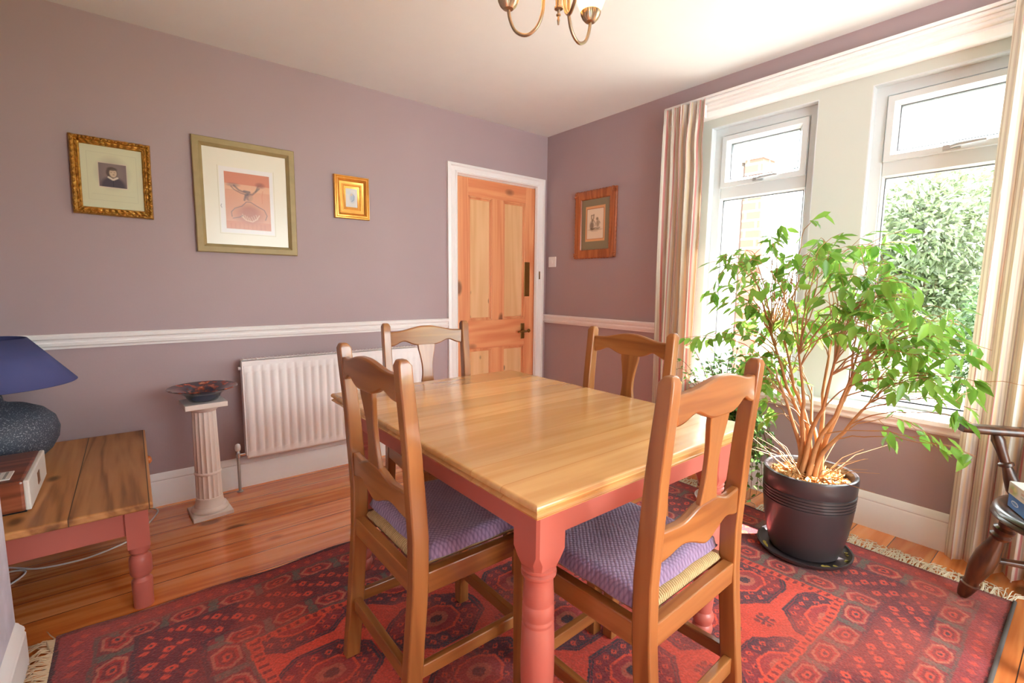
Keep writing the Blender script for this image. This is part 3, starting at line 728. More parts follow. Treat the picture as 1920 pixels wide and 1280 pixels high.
# ------------------------------------------------------------------ low side table
sx0, sx1, sy0, sy1, sz = -3.52, -2.800, -1.070, -.032, .430
st = thing('low_side_table', ((sx0+sx1)/2, (sy0+sy1)/2, 0), 'low worn pine topped table with salmon painted base, in the alcove', 'side table')
a, b_ = (sx1-sx0)/2, (sy1-sy0)/2
MB().rect_loft(-a, a, -b_, b_, [(.004, sz-.026), (.0, sz-.022), (0, sz-.006), (.003, sz-.001), (.008, sz)]).build('table_top', M_oldY, st, .003)
ap = MB(); i_ = .030
ap.box(-a+i_+.01, a-i_-.01, -b_+.105, -b_+.125, .285, sz-.026).box(-a+i_+.01, a-i_-.01, b_-i_-.02, b_-i_, .285, sz-.026).box(-a+i_, -a+i_+.02, -b_+.10, b_-i_, .285, sz-.026).box(a-i_-.02, a-i_, -b_+.10, -.22, .285, sz-.026).box(a-i_-.02, a-i_, .42, b_-i_, .285, sz-.026).box(a-i_-.02, a-i_, -.22, .42, .285, .296)
ap.build('apron', M_salmon, st, .002)
dw_ = MB().box(a-i_-.018, a-i_+.003, -.217, .417, .298, sz-.029).build('drawer_front', M_salmon, st, .002)
MB().lathe([(.008, 0), (.008, .010), (.014, .016), (.019, .026), (.017, .036), (.008, .042)], (a-i_+.003, .235, .352), 20, Matrix.Rotation(R(90), 4, 'Y')).build('drawer_knob', plain('orange pine knob', (206, 120, 62), .3, coat=.4), dw_, smooth=50)
for sx_ in (-1, 1):
    for sy_ in (-1, 1):
        m = MB(); x, y = sx_*(a-.048), sy_*(b_-(.125 if sy_ < 0 else .048)); h = .033
        m.box(x-h, x+h, y-h, y+h, .235, sz-.026)
        m.lathe([(.030, 0), (.031, .05), (.032, .09), (.031, .102), (.024, .110), (.023, .116), (.030, .122), (.034, .132), (.034, .182), (.032, .192), (.024, .200), (.024, .206), (.031, .212), (.032, .236)], (x, y, 0), 28)
        m.build('leg', M_salmon, st, .001, smooth=35)

# wooden radio on the low table
rd = thing('wooden_radio', (-3.245, -.735, sz), 'walnut cased radio with a white end panel, on the low table', 'radio')
M_ivory = plain('ivory plastic', (218, 214, 206), .45)
MB().box(-.13, .122, -.185, .185, .004, .108).build('case', M_walnut, rd, .010, bseg=3)
ep = MB().box(.118, .133, -.183, .183, .006, .106).build('end_panel', M_ivory, rd, .004)
MB().box(.132, .1345, -.022, .022, .036, .078).build('control_window', plain('brown control window', (120, 76, 48), .3), ep, .001)
tp = MB().box(-.09, .085, -.15, -.06, .107, .111).build('top_grille', M_ivory, rd, .001)
m = MB()
for i in range(9): m.box(-.085+i*.019, -.078+i*.019, -.142, -.068, .111, .112)
m.build('grille_slot', plain('grey slots', (150, 148, 140), .6), tp)
MB().box(-.12, .12, -.178, .178, 0, .005).build('base_pad', M_dark, rd)

# table lamp
tl = thing('table_lamp', (-3.275, -.32, sz), 'blue coolie shade lamp with a speckled dark ceramic base, on the low table', 'lamp')
mb2, nt, b = new_mat('speckled slate glaze'); vo = N(nt, 'ShaderNodeTexNoise'); vo.inputs['Scale'].default_value = 210; vo.inputs['Detail'].default_value = 2; tc = N(nt, 'ShaderNodeTexCoord'); nt.links.new(tc.outputs['Object'], vo.inputs['Vector'])
cr = N(nt, 'ShaderNodeValToRGB'); cr.color_ramp.elements[0].position = .56; cr.color_ramp.elements[0].color = rgba((62, 70, 84)); cr.color_ramp.elements[1].position = .70; cr.color_ramp.elements[1].color = rgba((150, 156, 166)); nt.links.new(vo.outputs['Fac'], cr.inputs[0]); nt.links.new(cr.outputs[0], b.inputs['Base Color']); b.inputs['Roughness'].default_value = .6
MB().lathe([(.10, 0), (.13, .02), (.165, .055), (.188, .10), (.193, .14), (.182, .185), (.150, .222), (.10, .248), (.05, .26), (.035, .27), (.03, .30)], (0, 0, 0), 48).build('lamp_base', mb2, tl, smooth=50)
MB().lathe([(.012, .29), (.012, .37)], (0, 0, 0), 16).build('lamp_stem', M_brass, tl, smooth=50)
m = MB().lathe([(.262, .338), (.120, .522)], (0, 0, 0), 64, cap=False); sh = m.build('lamp_shade', M_blue, tl, smooth=60)
so_ = sh.modifiers.new('card', 'SOLIDIFY'); so_.thickness = .003
MB().tube([(-.118, 0, .515), (0, 0, .505), (.118, 0, .515)], .002, 6).tube([(0, -.118, .515), (0, 0, .505), (0, .118, .515)], .002, 6).lathe([(.014, .36), (.014, .506)], (0, 0, 0), 12).build('shade_carrier', M_brass, tl)
# white flex on the floor
M_flex = plain('white flex', (222, 216, 206), .5)
fl = [(-3.45, -.25), (-3.36, -.30), (-3.285, -.325), (-3.2, -.40), (-3.138, -.424), (-3.07, -.432), (-3.021, -.428), (-2.95, -.40), (-2.886, -.355), (-2.83, -.25), (-2.785, -.135), (-2.775, -.075), (-2.80, -.028), (-2.86, -.026)]
def smooth_path(P, k=6):
    P = [Vector(p) for p in P]; out = []
    for i in range(len(P)-1):
        p0, p1, p2, p3 = P[max(i-1, 0)], P[i], P[i+1], P[min(i+2, len(P)-1)]
        for j in range(k):
            t = j/k; out.append(.5*((2*p1)+(-p0+p2)*t+(2*p0-5*p1+4*p2-p3)*t*t+(-p0+3*p1-3*p2+p3)*t**3))
    return out+[P[-1]]
tag(MB().tube(smooth_path([(x, y, .0035) for x, y in fl]), .0035, 8).build('lamp_flex', M_flex, smooth=60), 'white electric flex trailing across the floor under the low table', 'flex')
tag(MB().tube(smooth_path([(-3.42, -.36, .004), (-3.33, -.37, .004), (-3.26, -.375, .004), (-3.222, -.405, .004), (-3.235, -.46, .004), (-3.29, -.52, .004), (-3.40, -.55, .004)]), .0035, 8).build('flex_loop', M_flex, smooth=60), 'short loop of white flex on the floor nearest the papered wall', 'flex')

# ------------------------------------------------------------------ fluted pedestal and bowl
pd = thing('column_pedestal', (-2.562, -.262, 0), 'white fluted classical column pedestal between low table and radiator', 'pedestal', rz=R(4))
M_plaster = plain('white plaster', (228, 216, 206), .5, noise=.02)
MB().box(-.088, .088, -.088, .088, 0, .022).lathe([(.082, .022), (.084, .032), (.078, .042), (.070, .046), (.068, .054), (.062, .066), (.060, .085), (.059, .095)], (0, 0, 0), 40).build('base', M_plaster, pd, .003, smooth=35)
fl_ = lambda a, z: .10*max(0, math.cos(a*16))**.7 if True else 0
MB().lathe([(.0575, .093), (.056, .30), (.052, .545)], (0, 0, 0), 128, flute=lambda a, z: .085*abs(math.cos(a*8))**1.0).build('shaft', M_plaster, pd, smooth=25)
MB().lathe([(.0565, .214), (.060, .218), (.060, .224), (.0565, .228)], (0, 0, 0), 40).build('shaft_ring', M_plaster, pd, smooth=40)
MB().lathe([(.052, .540), (.056, .545), (.066, .555), (.070, .563), (.066, .568)], (0, 0, 0), 40).box(-.090, .090, -.090, .090, .566, .592).build('capital', M_plaster, pd, .002, smooth=35)
mb3, nt, b = new_mat('mottled glass bowl'); tc = N(nt, 'ShaderNodeTexCoord'); no = N(nt, 'ShaderNodeTexNoise'); no.inputs['Scale'].default_value = 34; no.inputs['Detail'].default_value = 5; nt.links.new(tc.outputs['Object'], no.inputs['Vector'])
cr = N(nt, 'ShaderNodeValToRGB'); els = cr.color_ramp.elements; els[0].position = .3; els[0].color = rgba((44, 40, 62)); els[1].position = .76; els[1].color = rgba((190, 140, 106))
for p_, c_ in ((.46, (58, 40, 50)), (.54, (112, 46, 38)), (.63, (160, 72, 46))): k = els.new(p_); k.color = rgba(c_)
nt.links.new(no.outputs['Fac'], cr.inputs[0]); nt.links.new(cr.outputs[0], b.inputs['Base Color']); b.inputs['Roughness'].default_value = .12; b.inputs['Coat Weight'].default_value = .6
bw_ = thing('glass_bowl', (-2.558, -.255, .5922), 'wide shallow dark glass bowl with orange mottling, on the column', 'bowl')
MB().lathe([(.001, 0), (.048, 0), (.062, .003), (.072, .018), (.082, .036), (.115, .052), (.152, .066)], (0, 0, 0), 56, cap=False).build('bowl_underside', plain('blue grey glass', (58, 66, 84), .15, coat=.6), bw_, smooth=50)
MB().lathe([(.001, .010), (.045, .012), (.064, .024), (.078, .042), (.112, .0575), (.150, .0705), (.153, .0685), (.152, .066)], (0, 0, 0), 56, cap=False).build('bowl_inside', mb3, bw_, smooth=50)

# ------------------------------------------------------------------ radiator
ra = thing('radiator', (-1.79, -.005, 0), 'long white panel radiator under the dado rail', 'radiator')
rx0, rx1, rz0, rz1, ry = -.562, .562, .188, .752, -.095
n = 25; pitch = (rx1-rx0)/n; cols = []
for i in range(n):
    for q, dy in ((0, .008), (.16, .008), (.30, 0), (.84, 0), (.98, .008)): cols.append((rx0+(i+q)*pitch, dy))
cols.append((rx1, .008))
rows = [(rz0, .006), (rz0+.012, 0), (rz0+.035, 0), (rz0+.05, 1), (rz1-.075, 1), (rz1-.06, 0), (rz1-.006, 0), (rz1, .006)]
P = np.zeros((len(rows), len(cols), 3))
for j, (z, k) in enumerate(rows):
    for i, (x, dy) in enumerate(cols): P[j, i] = (x, ry+(dy if k == 1 else (.004 if k == 0 else k)), z)
fp = grid_obj('front_panel', P, M_rad, ra, smooth=False); s = fp.modifiers.new('sheet', 'SOLIDIFY'); s.thickness = .012; s.offset = -1
MB().box(rx0, rx1, ry+.010, -.045, rz0+.01, rz1-.012).build('rear_panel', M_rad, ra, .004)
m = MB().box(rx0-.004, rx1+.004, ry-.002, ry+.004, rz1-.03, rz1+.002).box(rx0-.004, rx1+.004, ry-.002, -.04, rz1-.002, rz1+.004)
for i in range(50): m.box(rx0+.006+i*.0224, rx0+.012+i*.0224, ry+.008, -.046, rz1+.004, rz1+.007)
m.build('top_grille', M_rad, ra)
MB().box(rx0-.006, rx0, ry, -.04, rz0+.02, rz1).build('side_cover', M_rad, ra, .002); MB().box(rx1, rx1+.006, ry, -.04, rz0+.02, rz1).build('side_cover', M_rad, ra, .002)
MB().tube([(rx0-.02, -.07, rz1-.045), (rx0, -.07, rz1-.045)], .009, 10).build('bleed_plug', M_rad, ra, smooth=40)
MB().box(-.40, -.36, -.045, -.001, .35, .65).build('bracket', M_rad, ra); MB().box(.36, .40, -.045, -.001, .35, .65).build('bracket', M_rad, ra)
v = MB().tube([(rx0+.005, -.07, rz0+.028), (rx0-.035, -.07, rz0+.028)], [.007, .009], 10).lathe([(.011, .2), (.012, .214), (.012, .232), (.009, .24)], (rx0-.045, -.07, 0), 16).build('valve', M_chrome, ra, smooth=40)
MB().lathe([(.010, .240), (.014, .246), (.015, .262), (.012, .276), (.005, .281)], (rx0-.045, -.07, 0), 16).build('valve_cap', M_white, v, smooth=50)
MB().lathe([(.016, 0), (.016, .006), (.0078, .008), (.0078, .205)], (rx0-.045, -.07, 0), 16).build('feed_pipe', M_pipe, ra, smooth=40)

# ------------------------------------------------------------------ pictures
class Canvas:
    def __init__(s, wd, ht, px, base):
        s.w, s.h = wd, ht; s.nx, s.ny = int(wd/px)+1, int(ht/px)+1
        s.X, s.Y = np.meshgrid(np.linspace(0, wd, s.nx), np.linspace(0, ht, s.ny)); s.C = np.zeros((s.ny, s.nx, 3)); s.C[:] = LIN(base)
    def put(s, m, c, a=1.0): s.C[:] = s.C*(1-(m*a)[..., None])+LIN(c)*(m*a)[..., None]
    def rect(s, x0, y0, x1, y1, c, a=1.0): s.put(((s.X >= x0) & (s.X <= x1) & (s.Y >= y0) & (s.Y <= y1)).astype(float), c, a)
    def frame(s, x0, y0, x1, y1, t, c, a=1.0):
        o = (s.X >= x0) & (s.X <= x1) & (s.Y >= y0) & (s.Y <= y1); i = (s.X > x0+t) & (s.X < x1-t) & (s.Y > y0+t) & (s.Y < y1-t); s.put((o & ~i).astype(float), c, a)
    def ell(s, cx, cy, rx, ry, c, a=1.0, soft=.15):
        d = np.sqrt(((s.X-cx)/rx)**2+((s.Y-cy)/ry)**2); s.put(np.clip((1+soft-d)/(2*soft), 0, 1), c, a)
    def line(s, pts, wd, c, a=1.0):
        m = np.zeros_like(s.X)
        for (x0, y0), (x1, y1) in zip(pts, pts[1:]):
            L2 = (x1-x0)**2+(y1-y0)**2+1e-12; t = np.clip(((s.X-x0)*(x1-x0)+(s.Y-y0)*(y1-y0))/L2, 0, 1)
            d = np.hypot(s.X-x0-t*(x1-x0), s.Y-y0-t*(y1-y0)); m = np.maximum(m, np.clip(1.5-d/wd, 0, 1))
        s.put(m, c, a)
    def obj(s, parent, place, name='picture_sheet'):
        P = place(s.X, s.Y); o = grid_obj(name, P, M_print, parent, smooth=False); set_colors(o, s.C.reshape(-1, 3)); return o
def frame_mesh(w_, h_, prof, wob=0.0, wfreq=0, seg=1):
    """prof [(inset, out)], local: x right, z up, out = toward -y. Mitred frame about centre"""
    m = MB(); rings = []
    cor = [(-w_/2, -h_/2, 1, 1), (w_/2, -h_/2, -1, 1), (w_/2, h_/2, -1, -1), (-w_/2, h_/2, 1, -1)]
    for ins, out in prof:
        ring = []
        for k in range(4):
            x0, z0, ix, iz = cor[k]; x1, z1, jx, jz = cor[(k+1) % 4]
            for q in range(seg):
                t = q/seg; x = (x0+ix*ins)*(1-t)+(x1+jx*ins)*t; z = (z0+iz*ins)*(1-t)+(z1+jz*ins)*t
                wv = 0
                if wob and 0 < t < 1: wv = wob*math.sin(t*wfreq*math.pi*(w_ if k % 2 == 0 else h_))*math.sin(ins*150+1.0)
                ring.append(Vector((x, -(out+wv), z)))
        rings.append(ring)
    n = len(rings[0])
    v = [p for r in rings for p in r]; f = []
    for j in range(len(rings)-1):
        for k in range(n): l = (k+1) % n; f.append((j*n+k, j*n+l, (j+1)*n+l, (j+1)*n+k))
    return m.add(v, f)
def picture(name, x, z, w_, h_, label, prof, mat, canvas, fw_, depth, wall='A', rot=0, wob=0, wf_=0, seg=1, inner=None, ragged=None):
    t = thing(name, (x, 0, z) if wall == 'A' else (0, x, z), label, 'picture', 'framed pictures on the mauve walls')
    t.rotation_euler = (0, R(rot), 0) if wall == 'A' else (R(rot), 0, R(-90))
    fm = frame_mesh(w_, h_, prof, wob, wf_, seg)
    fo = fm.build('frame', mat, t, smooth=30, recalc=True)
    if inner: frame_mesh(*inner[0]).build('slip', inner[1], t, smooth=30)
    cw, ch = canvas.w, canvas.h
    canvas.obj(t, lambda X, Y: np.stack([X-cw/2, np.full_like(X, -depth), Y-ch/2], -1))
    MB().box(-w_/2+.006, w_/2-.006, -depth+.002, -.001, -h_/2+.006, h_/2-.006).build('backing', M_dark, t)
    return t
# 1 gilt frame, small portrait print on pale green mount
w_, h_ = .300, .358; fwid = .036; c = Canvas(w_-2*fwid, h_-2*fwid, .0016, (206, 204, 172))
cw, ch = c.w, c.h
c.frame(.022, .035, cw-.022, ch-.030, .0012, (190, 186, 158)); c.frame(.034, .062, cw-.034, ch-.05, .0012, (192, 188, 160)); c.rect(.060, .096, cw-.058, ch-.072, (214, 198, 176))
px0, py0, px1, py1 = .064, .100, cw-.062, ch-.076; pc = (px0+px1)/2
c.rect(px0, py0, px1, py1, (112, 96, 98)); c.ell(pc, (py0+py1)/2+.01, .05, .06, (136, 118, 112), .6, .5)
def inside(cv, fn):
    keep = cv.C.copy(); fn(); mk = (cv.X >= px0) & (cv.X <= px1) & (cv.Y >= py0) & (cv.Y <= py1); cv.C[~mk] = keep[~mk]
def portrait():
    c.ell(pc, py0+.004, .046, .046, (70, 62, 72), 1, .15); c.ell(pc-.004, py1-.042, .021, .026, (84, 70, 66), 1, .12)
    c.ell(pc+.001, py1-.043, .0135, .020, (196, 172, 148), 1, .15); c.ell(pc-.002, py1-.024, .018, .008, (78, 66, 62), .9, .3); c.ell(pc+.003, py1-.050, .004, .002, (110, 84, 76), .8, .4)
    c.line([(pc-.008, py1-.040), (pc-.003, py1-.040)], .001, (70, 56, 54)); c.line([(pc+.004, py1-.040), (pc+.009, py1-.040)], .001, (70, 56, 54))
    c.line([(pc-.016, py1-.064), (pc, py1-.074), (pc+.016, py1-.064)], .004, (214, 200, 184)); c.line([(pc, py0+.002), (pc, py1-.078)], .0012, (50, 44, 54))
inside(c, portrait)
gp = [(0, .001), (0, .016), (.004, .024), (.009, .027), (.014, .023), (.018, .019), (.022, .021), (.025, .0205), (.027, .015), (.030, .016), (.033, .014), (.036, .009), (.036, .006)]
pic1 = picture('gilt_framed_print', -2.842, 1.675, w_, h_, 'small portrait print in an ornate gilt frame, leftmost picture', gp, M_gilt, c, fwid, .007, rot=.9, wob=.0035, wf_=70, seg=44)
orn = MB(); rr_ = random.Random(3)
for ax_, ln_, ot_ in (('x', .300, .358), ('z', .358, .300)):
    nk = int(ln_/.0135)
    for sg_ in (-1, 1):
        for k in range(nk):
            p = -ln_/2+.008+(ln_-.016)*(k+.5)/nk; o_ = sg_*(ot_/2-.0105+(.0025 if k % 2 else -.0015)); rx_, rz_ = (.0062, .0052) if ax_ == 'x' else (.0052, .0062)
            c_ = (p, -.0245, o_) if ax_ == 'x' else (o_, -.0245, p); tw_ = (1 if k % 2 else -1)*R(32)*sg_
            orn.lathe([(.05, -1), (.7, -.7), (1, 0), (.7, .7), (.05, 1)], c_, 8, Matrix.Rotation(tw_, 4, 'Y') @ Matrix.Diagonal((rx_*(1.25 if ax_ == 'x' else .7), .0050, rz_*(.7 if ax_ == 'x' else 1.25), 1)))
orn.build('gilt_ornament', M_gilt, pic1, smooth=70)
# 2 large sketch in olive frame
w_, h_ = .500, .598; fwid = .046; c = Canvas(w_-2*fwid, h_-2*fwid, .0022, (226, 220, 204)); cw, ch = c.w, c.h
c.frame(.066, .058, cw-.066, ch-.086, .0014, (196, 186, 164)); c.rect(.072, .064, cw-.072, ch-.092, (226, 222, 220))
px0, py0, px1, py1 = .096, .086, cw-.090, ch-.116; pw, ph = px1-px0, py1-py0
c.rect(px0, py0, px1, py1, (206, 146, 116)); c.rect(px0, py1-.20*ph, px1, py1, (198, 118, 90)); c.rect(px0, py1-.32*ph, px1, py1-.20*ph, (212, 158, 126)); c.rect(px0, py0, px1, py0+.14*ph, (196, 122, 92), .7)
def fig():
    g = (96, 78, 78); q = lambda x, y: (px0+x*pw, py0+y*ph)
    c.ell(*q(.52, .27), .34*pw, .17*ph, (184, 116, 92), .75, .25); c.ell(*q(.52, .30), .20*pw, .15*ph, (160, 92, 78), .6, .4)
    c.line([q(.13, .22), q(.12, .30), q(.2, .37), q(.36, .42), q(.46, .5), q(.56, .5), q(.7, .44), q(.86, .38), q(.92, .28), q(.88, .2)], .0022, g, .8)
    c.line([q(.2, .77), q(.3, .70), q(.46, .66), q(.6, .64), q(.68, .70), q(.76, .76)], .0045, g, .75); c.line([q(.14, .75), q(.2, .70), q(.34, .65), q(.5, .62)], .003, g, .7)
    c.line([q(.42, .69), q(.54, .68)], .005, (70, 64, 76), .8); c.line([q(.68, .70), q(.74, .80), q(.8, .83)], .004, g, .7)
    c.ell(*q(.18, .78), .03, .01, g, .5, .4); c.ell(*q(.79, .82), .022, .014, (140, 78, 64), .8, .4)
    c.ell(*q(.52, .585), .075*pw, .06*ph, (120, 90, 86), .8, .3); c.ell(*q(.56, .57), .05*pw, .045*ph, (190, 140, 112), .8, .3)
    c.line([q(.42, .53), q(.45, .62), q(.5, .64)], .005, (72, 62, 72), .7)
    for k in range(7): c.line([q(.36+.05*k, .22+.02*abs(k-3)), q(.40+.05*k, .16+.012*abs(k-3))], .0018, (226, 190, 160), .6)
    c.line([q(.34, .24), q(.44, .17), q(.58, .15), q(.68, .20), q(.74, .27)], .003, (222, 186, 156), .7); c.line([q(.15, .19), q(.3, .22), q(.36, .25)], .0022, g, .7)
    c.line([q(.84, .72), q(.82, .62), q(.82, .5)], .0012, (188, 110, 84), .8); c.line([q(0.02, .69), q(.18, .69)], .0012, (170, 120, 90), .6)
    for k in range(9): c.line([q(.1+.095*k, .10), q(.1+.095*k, .02)], .003, (180, 104, 78), .35)
inside(c, fig)
c.line([(.078, .215), (.074, .205), (.079, .195)], .001, (90, 80, 80))
op = [(0, .001), (0, .020), (.004, .024), (.030, .026), (.034, .020), (.040, .016), (.046, .010), (.046, .006)]
picture('large_framed_sketch', -2.268, 1.643, w_, h_, 'largest picture, orange figure sketch in a wide cream mount and olive wood frame', op, M_olive, c, fwid, .008, rot=.2)
# 3 small deep gold frame
w_, h_ = .222, .262; fwid = .074; c = Canvas(w_-2*fwid, h_-2*fwid, .0012, (216, 212, 208)); cw, ch = c.w, c.h
c.ell(cw*.58, ch*.5, .016, .026, (160, 174, 194), .8, .5); c.line([(cw*.45, ch*.66), (cw*.6, ch*.7), (cw*.74, ch*.6), (cw*.7, ch*.4), (cw*.5, ch*.3)], .0016, (120, 138, 168), .8); c.ell(cw*.5, ch*.68, .008, .008, (214, 190, 160), .8, .4); c.ell(cw*.3, ch*.78, .012, .014, (190, 204, 218), .6, .5)
sp_ = [(0, .001), (0, .020), (.003, .025), (.008, .026), (.011, .022), (.014, .025), (.020, .026), (.024, .020), (.026, .021), (.034, .012), (.044, .009), (.050, .010), (.052, .013), (.056, .013), (.058, .010), (.062, .012), (.066, .011), (.070, .008), (.074, .007), (.074, .005)]
picture('small_gold_framed_picture', -1.680, 1.720, w_, h_, 'small pale blue picture in a deep stepped gold frame, nearest the door on that wall', sp_, M_gold2, c, fwid, .006, rot=0)
# 4 carved oak frame on the window wall
w_, h_ = .408, .508; fwid = .066; c = Canvas(w_-2*fwid, h_-2*fwid, .0018, (134, 124, 98)); cw, ch = c.w, c.h
c.rect(.040, .060, cw-.040, ch-.052, (222, 166, 116)); c.frame(.053, .078, cw-.053, ch-.070, .003, (146, 84, 56)); c.rect(.056, .081, cw-.056, ch-.073, (232, 214, 188))
px0, py0, px1, py1 = .056, .081, cw-.056, ch-.073; pw, ph = px1-px0, py1-py0
def eng():
    g = (104, 88, 72); q = lambda x, y: (px0+x*pw, py0+y*ph)
    c.ell(*q(.5, .30), .36*pw, .035*ph, (170, 148, 120), .8, .5)
    c.ell(*q(.30, .44), .13*pw, .15*ph, g, .8, .35); c.ell(*q(.34, .62), .07*pw, .055*ph, (140, 120, 96), .9, .3); c.line([q(.27, .68), q(.27, .78)], .006, (150, 128, 100), .8); c.line([q(.40, .68), q(.41, .80)], .006, (140, 118, 92), .8)
    c.line([q(.28, .79), q(.42, .79)], .004, (150, 128, 104), .8); c.ell(*q(.66, .50), .10*pw, .13*ph, (150, 128, 104), .8, .4); c.ell(*q(.62, .66), .07*pw, .05*ph, (130, 110, 88), .85, .35)
    c.line([q(.24, .34), q(.34, .32), q(.46, .34)], .005, g, .8); c.line([q(.5, .36), q(.68, .33), q(.78, .36)], .005, g, .6); c.line([q(.44, .6), q(.52, .5), q(.50, .42)], .003, g, .7); c.line([q(.76, .56), q(.8, .5)], .003, g, .6)
    c.line([q(.30, .24), q(.66, .24)], .0014, (168, 148, 122), .7)
inside(c, eng)
cp = [(0, .001), (-.001, .014), (.004, .019), (.012, .020), (.052, .018), (.060, .016), (.064, .011), (.066, .006)]
pic4 = picture('carved_framed_engraving', -.556, 1.650, w_, h_, 'figure engraving in a carved reddish wood frame, on the wall right of the door', cp, M_copper, c, fwid, .008, wall='B', wob=.002, wf_=50, seg=30)
# raised leafy corner and edge carving
m = MB()
for sx_ in (-1, 1):
    for sz_ in (-1, 1):
        for k in range(5):
            a_ = R(45+(k-2)*28); m.tube([(sx_*(w_/2-.030), -.018, sz_*(h_/2-.030)), (sx_*(w_/2-.030+.034*math.cos(a_)), -.021, sz_*(h_/2-.030+.034*math.sin(a_)))], [.004, .0055], 6)
for k in range(11):
    for sz_ in (-1, 1): m.tube([(-w_/2+.05+k*.031, -.012, sz_*(h_/2-.002)), (-w_/2+.065+k*.031, -.012, sz_*(h_/2+.001))], .0045, 6)
for k in range(14):
    for sx_ in (-1, 1): m.tube([(sx_*(w_/2-.002), -.012, -h_/2+.05+k*.031), (sx_*(w_/2+.001), -.012, -h_/2+.066+k*.031)], .0045, 6)
m.build('carving', M_copper, pic4, smooth=60)

# ------------------------------------------------------------------ curtains
M_curt = painted('striped curtain fabric', .9, translucent=.30, fuzz=.1)
stripe_cols = [(236, 228, 214), (226, 214, 198), (240, 234, 222), (222, 210, 198), (236, 226, 210), (238, 230, 218), (222, 158, 154), (238, 232, 220), (230, 218, 200), (236, 216, 184), (224, 214, 204), (240, 234, 226), (236, 228, 214), (214, 204, 196), (238, 230, 216), (226, 212, 192), (216, 140, 138), (232, 222, 208)]
def curtain(name, ytop, ybot, zt_, zb_, x0, amp, folds, label, seed, mid=None):
    nu, nz = 420, 60; u = np.linspace(0, 1, nu); zz = np.linspace(0, 1, nz); U, Zp = np.meshgrid(u, zz); z = zb_+(zt_-zb_)*Zp
    ya = ybot[0]+(ytop[0]-ybot[0])*Zp; yb = ybot[1]+(ytop[1]-ybot[1])*Zp
    if mid is not None: g = np.exp(-((z-mid[0])/mid[2])**2)*mid[1]; yb = yb+g
    head = np.clip((z-(zt_-.14))/.05, 0, 1)
    ph_ = 2*math.pi*(folds*U+.14*np.sin(6*U+seed)+.05*np.sin(2.2*z+9*U))
    A = amp*(1-.45*head)*(.75+.25*np.sin(3.1*U*math.pi+seed))
    X = x0 - A*np.sin(ph_) - head*.35*amp*np.abs(np.sin(ph_*1.5)) + .006*np.sin(z*3+U*9)
    Y = ya+(yb-ya)*U + .35*(yb-ya)/folds/2*np.sin(2*ph_)*.5*(1-.3*head)
    P = np.stack([X, Y, z], -1)
    cu = thing(name, (x0, (ytop[0]+ytop[1])/2, zb_), label, 'curtain', 'striped curtains at the windows')
    o = grid_obj('curtain_drop', P-np.array(cu.location), M_curt, cu)
    s_ = U*folds*.175/.0062   # ribbon index from cloth width
    C = np.zeros((nz, nu, 3)); pal = np.array([lin(q) for q in stripe_cols]); idx = (s_/1.6).astype(int) % len(pal); C = pal[idx]
    fine = (np.mod(s_*2.6, 1) < .35)[..., None]*np.isin(idx, (0, 1, 3, 4, 7, 10, 12, 13, 15))[..., None]; C = np.where(fine, C*.80, C)
    set_colors(o, C.reshape(-1, 3)); so = o.modifiers.new('cloth', 'SOLIDIFY'); so.thickness = .002
    # stitched heading tape
    k = int(nz*.93); tp = P[k]-np.array(cu.location); tp2 = tp.copy(); tp2[:, 0] += .006
    tag(cu); MB().box(.0+x0-x0+.012, .03, min(ytop)-cu.location.y+.01, max(ytop)-cu.location.y-.01, zt_-zb_-.10, zt_-zb_-.03).build('heading_tape', plain('white tape', (226, 222, 214), .8), cu)
    return cu
curtain('striped_curtain', (-1.185, -1.458), (-1.196, -1.452), 2.285, .03, -.078, .036, 5, 'striped curtain hanging left of the narrow window', 1, mid=(2.05, .012, .12))
curtain('striped_curtain', (-2.735, -3.16), (-2.722, -3.16), 2.285, .032, -.125, .040, 7, 'striped curtain hanging at the right edge, behind the wooden armchair', 4)
m = MB().box(-.055, -.012, -1.16, -3.2, 2.298, 2.312)
m.build('trim_7', M_white, bevel=.002)['kind'] = 'structure'

# ------------------------------------------------------------------ big fig plant
pt = Vector((-.515, -2.305, 0)); PS = .9
sc_ = thing('plant_saucer', (pt.x+.0, pt.y, .0075), 'black glazed saucer under the big plant pot', 'saucer')
MB().lathe([(.135, 0), (.170, .004), (.185, .018), (.187, .028), (.180, .028), (.173, .016), (.155, .012), (.001, .012)], (0, 0, 0), 56, cap=False).build('dish', M_glaze, sc_, smooth=50)
lv_ = [leaf_mat('dead leaf', (150, 130, 60), (210, 190, 90), .3)]
Q = rng.uniform(-1, 1, (14, 2)); Q = Q/np.linalg.norm(Q, axis=1, keepdims=True)*.163
leaves_mesh('fallen_leaf', np.c_[Q, np.full(14, .022)], np.c_[-Q[:, 1], Q[:, 0], np.zeros(14)], np.tile([0, 0, 1.], (14, 1))+rng.normal(size=(14, 3))*.2, np.full(14, .035), np.full(14, .016), lv_[0], sc_)['kind'] = 'stuff'
fg = thing('potted_fig', (pt.x, pt.y, .0205), 'weeping fig with drooping leaves in a large ribbed black pot', 'potted plant')
PH = .408
pp = [(.132, 0), (.148, .006), (.163, .05), (.178, .12), (.188, .19), (.193, .24)]
for k in range(5):
    z = .252+k*.0145; r = .194+.001*k; pp += [(r+.0015, z), (r+.0015, z+.009), (r-.0035, z+.0105), (r-.0035, z+.013)]
pp += [(.1985, .33), (.2005, .365), (.2015, .396), (.199, .405), (.192, PH), (.182, .404), (.178, .39), (.175, .34)]
pp = [(r*PS, z*PS) for r, z in pp]
MB().lathe(pp, (0, 0, 0), 64, cap=True).build('pot', M_glaze, fg, smooth=40)
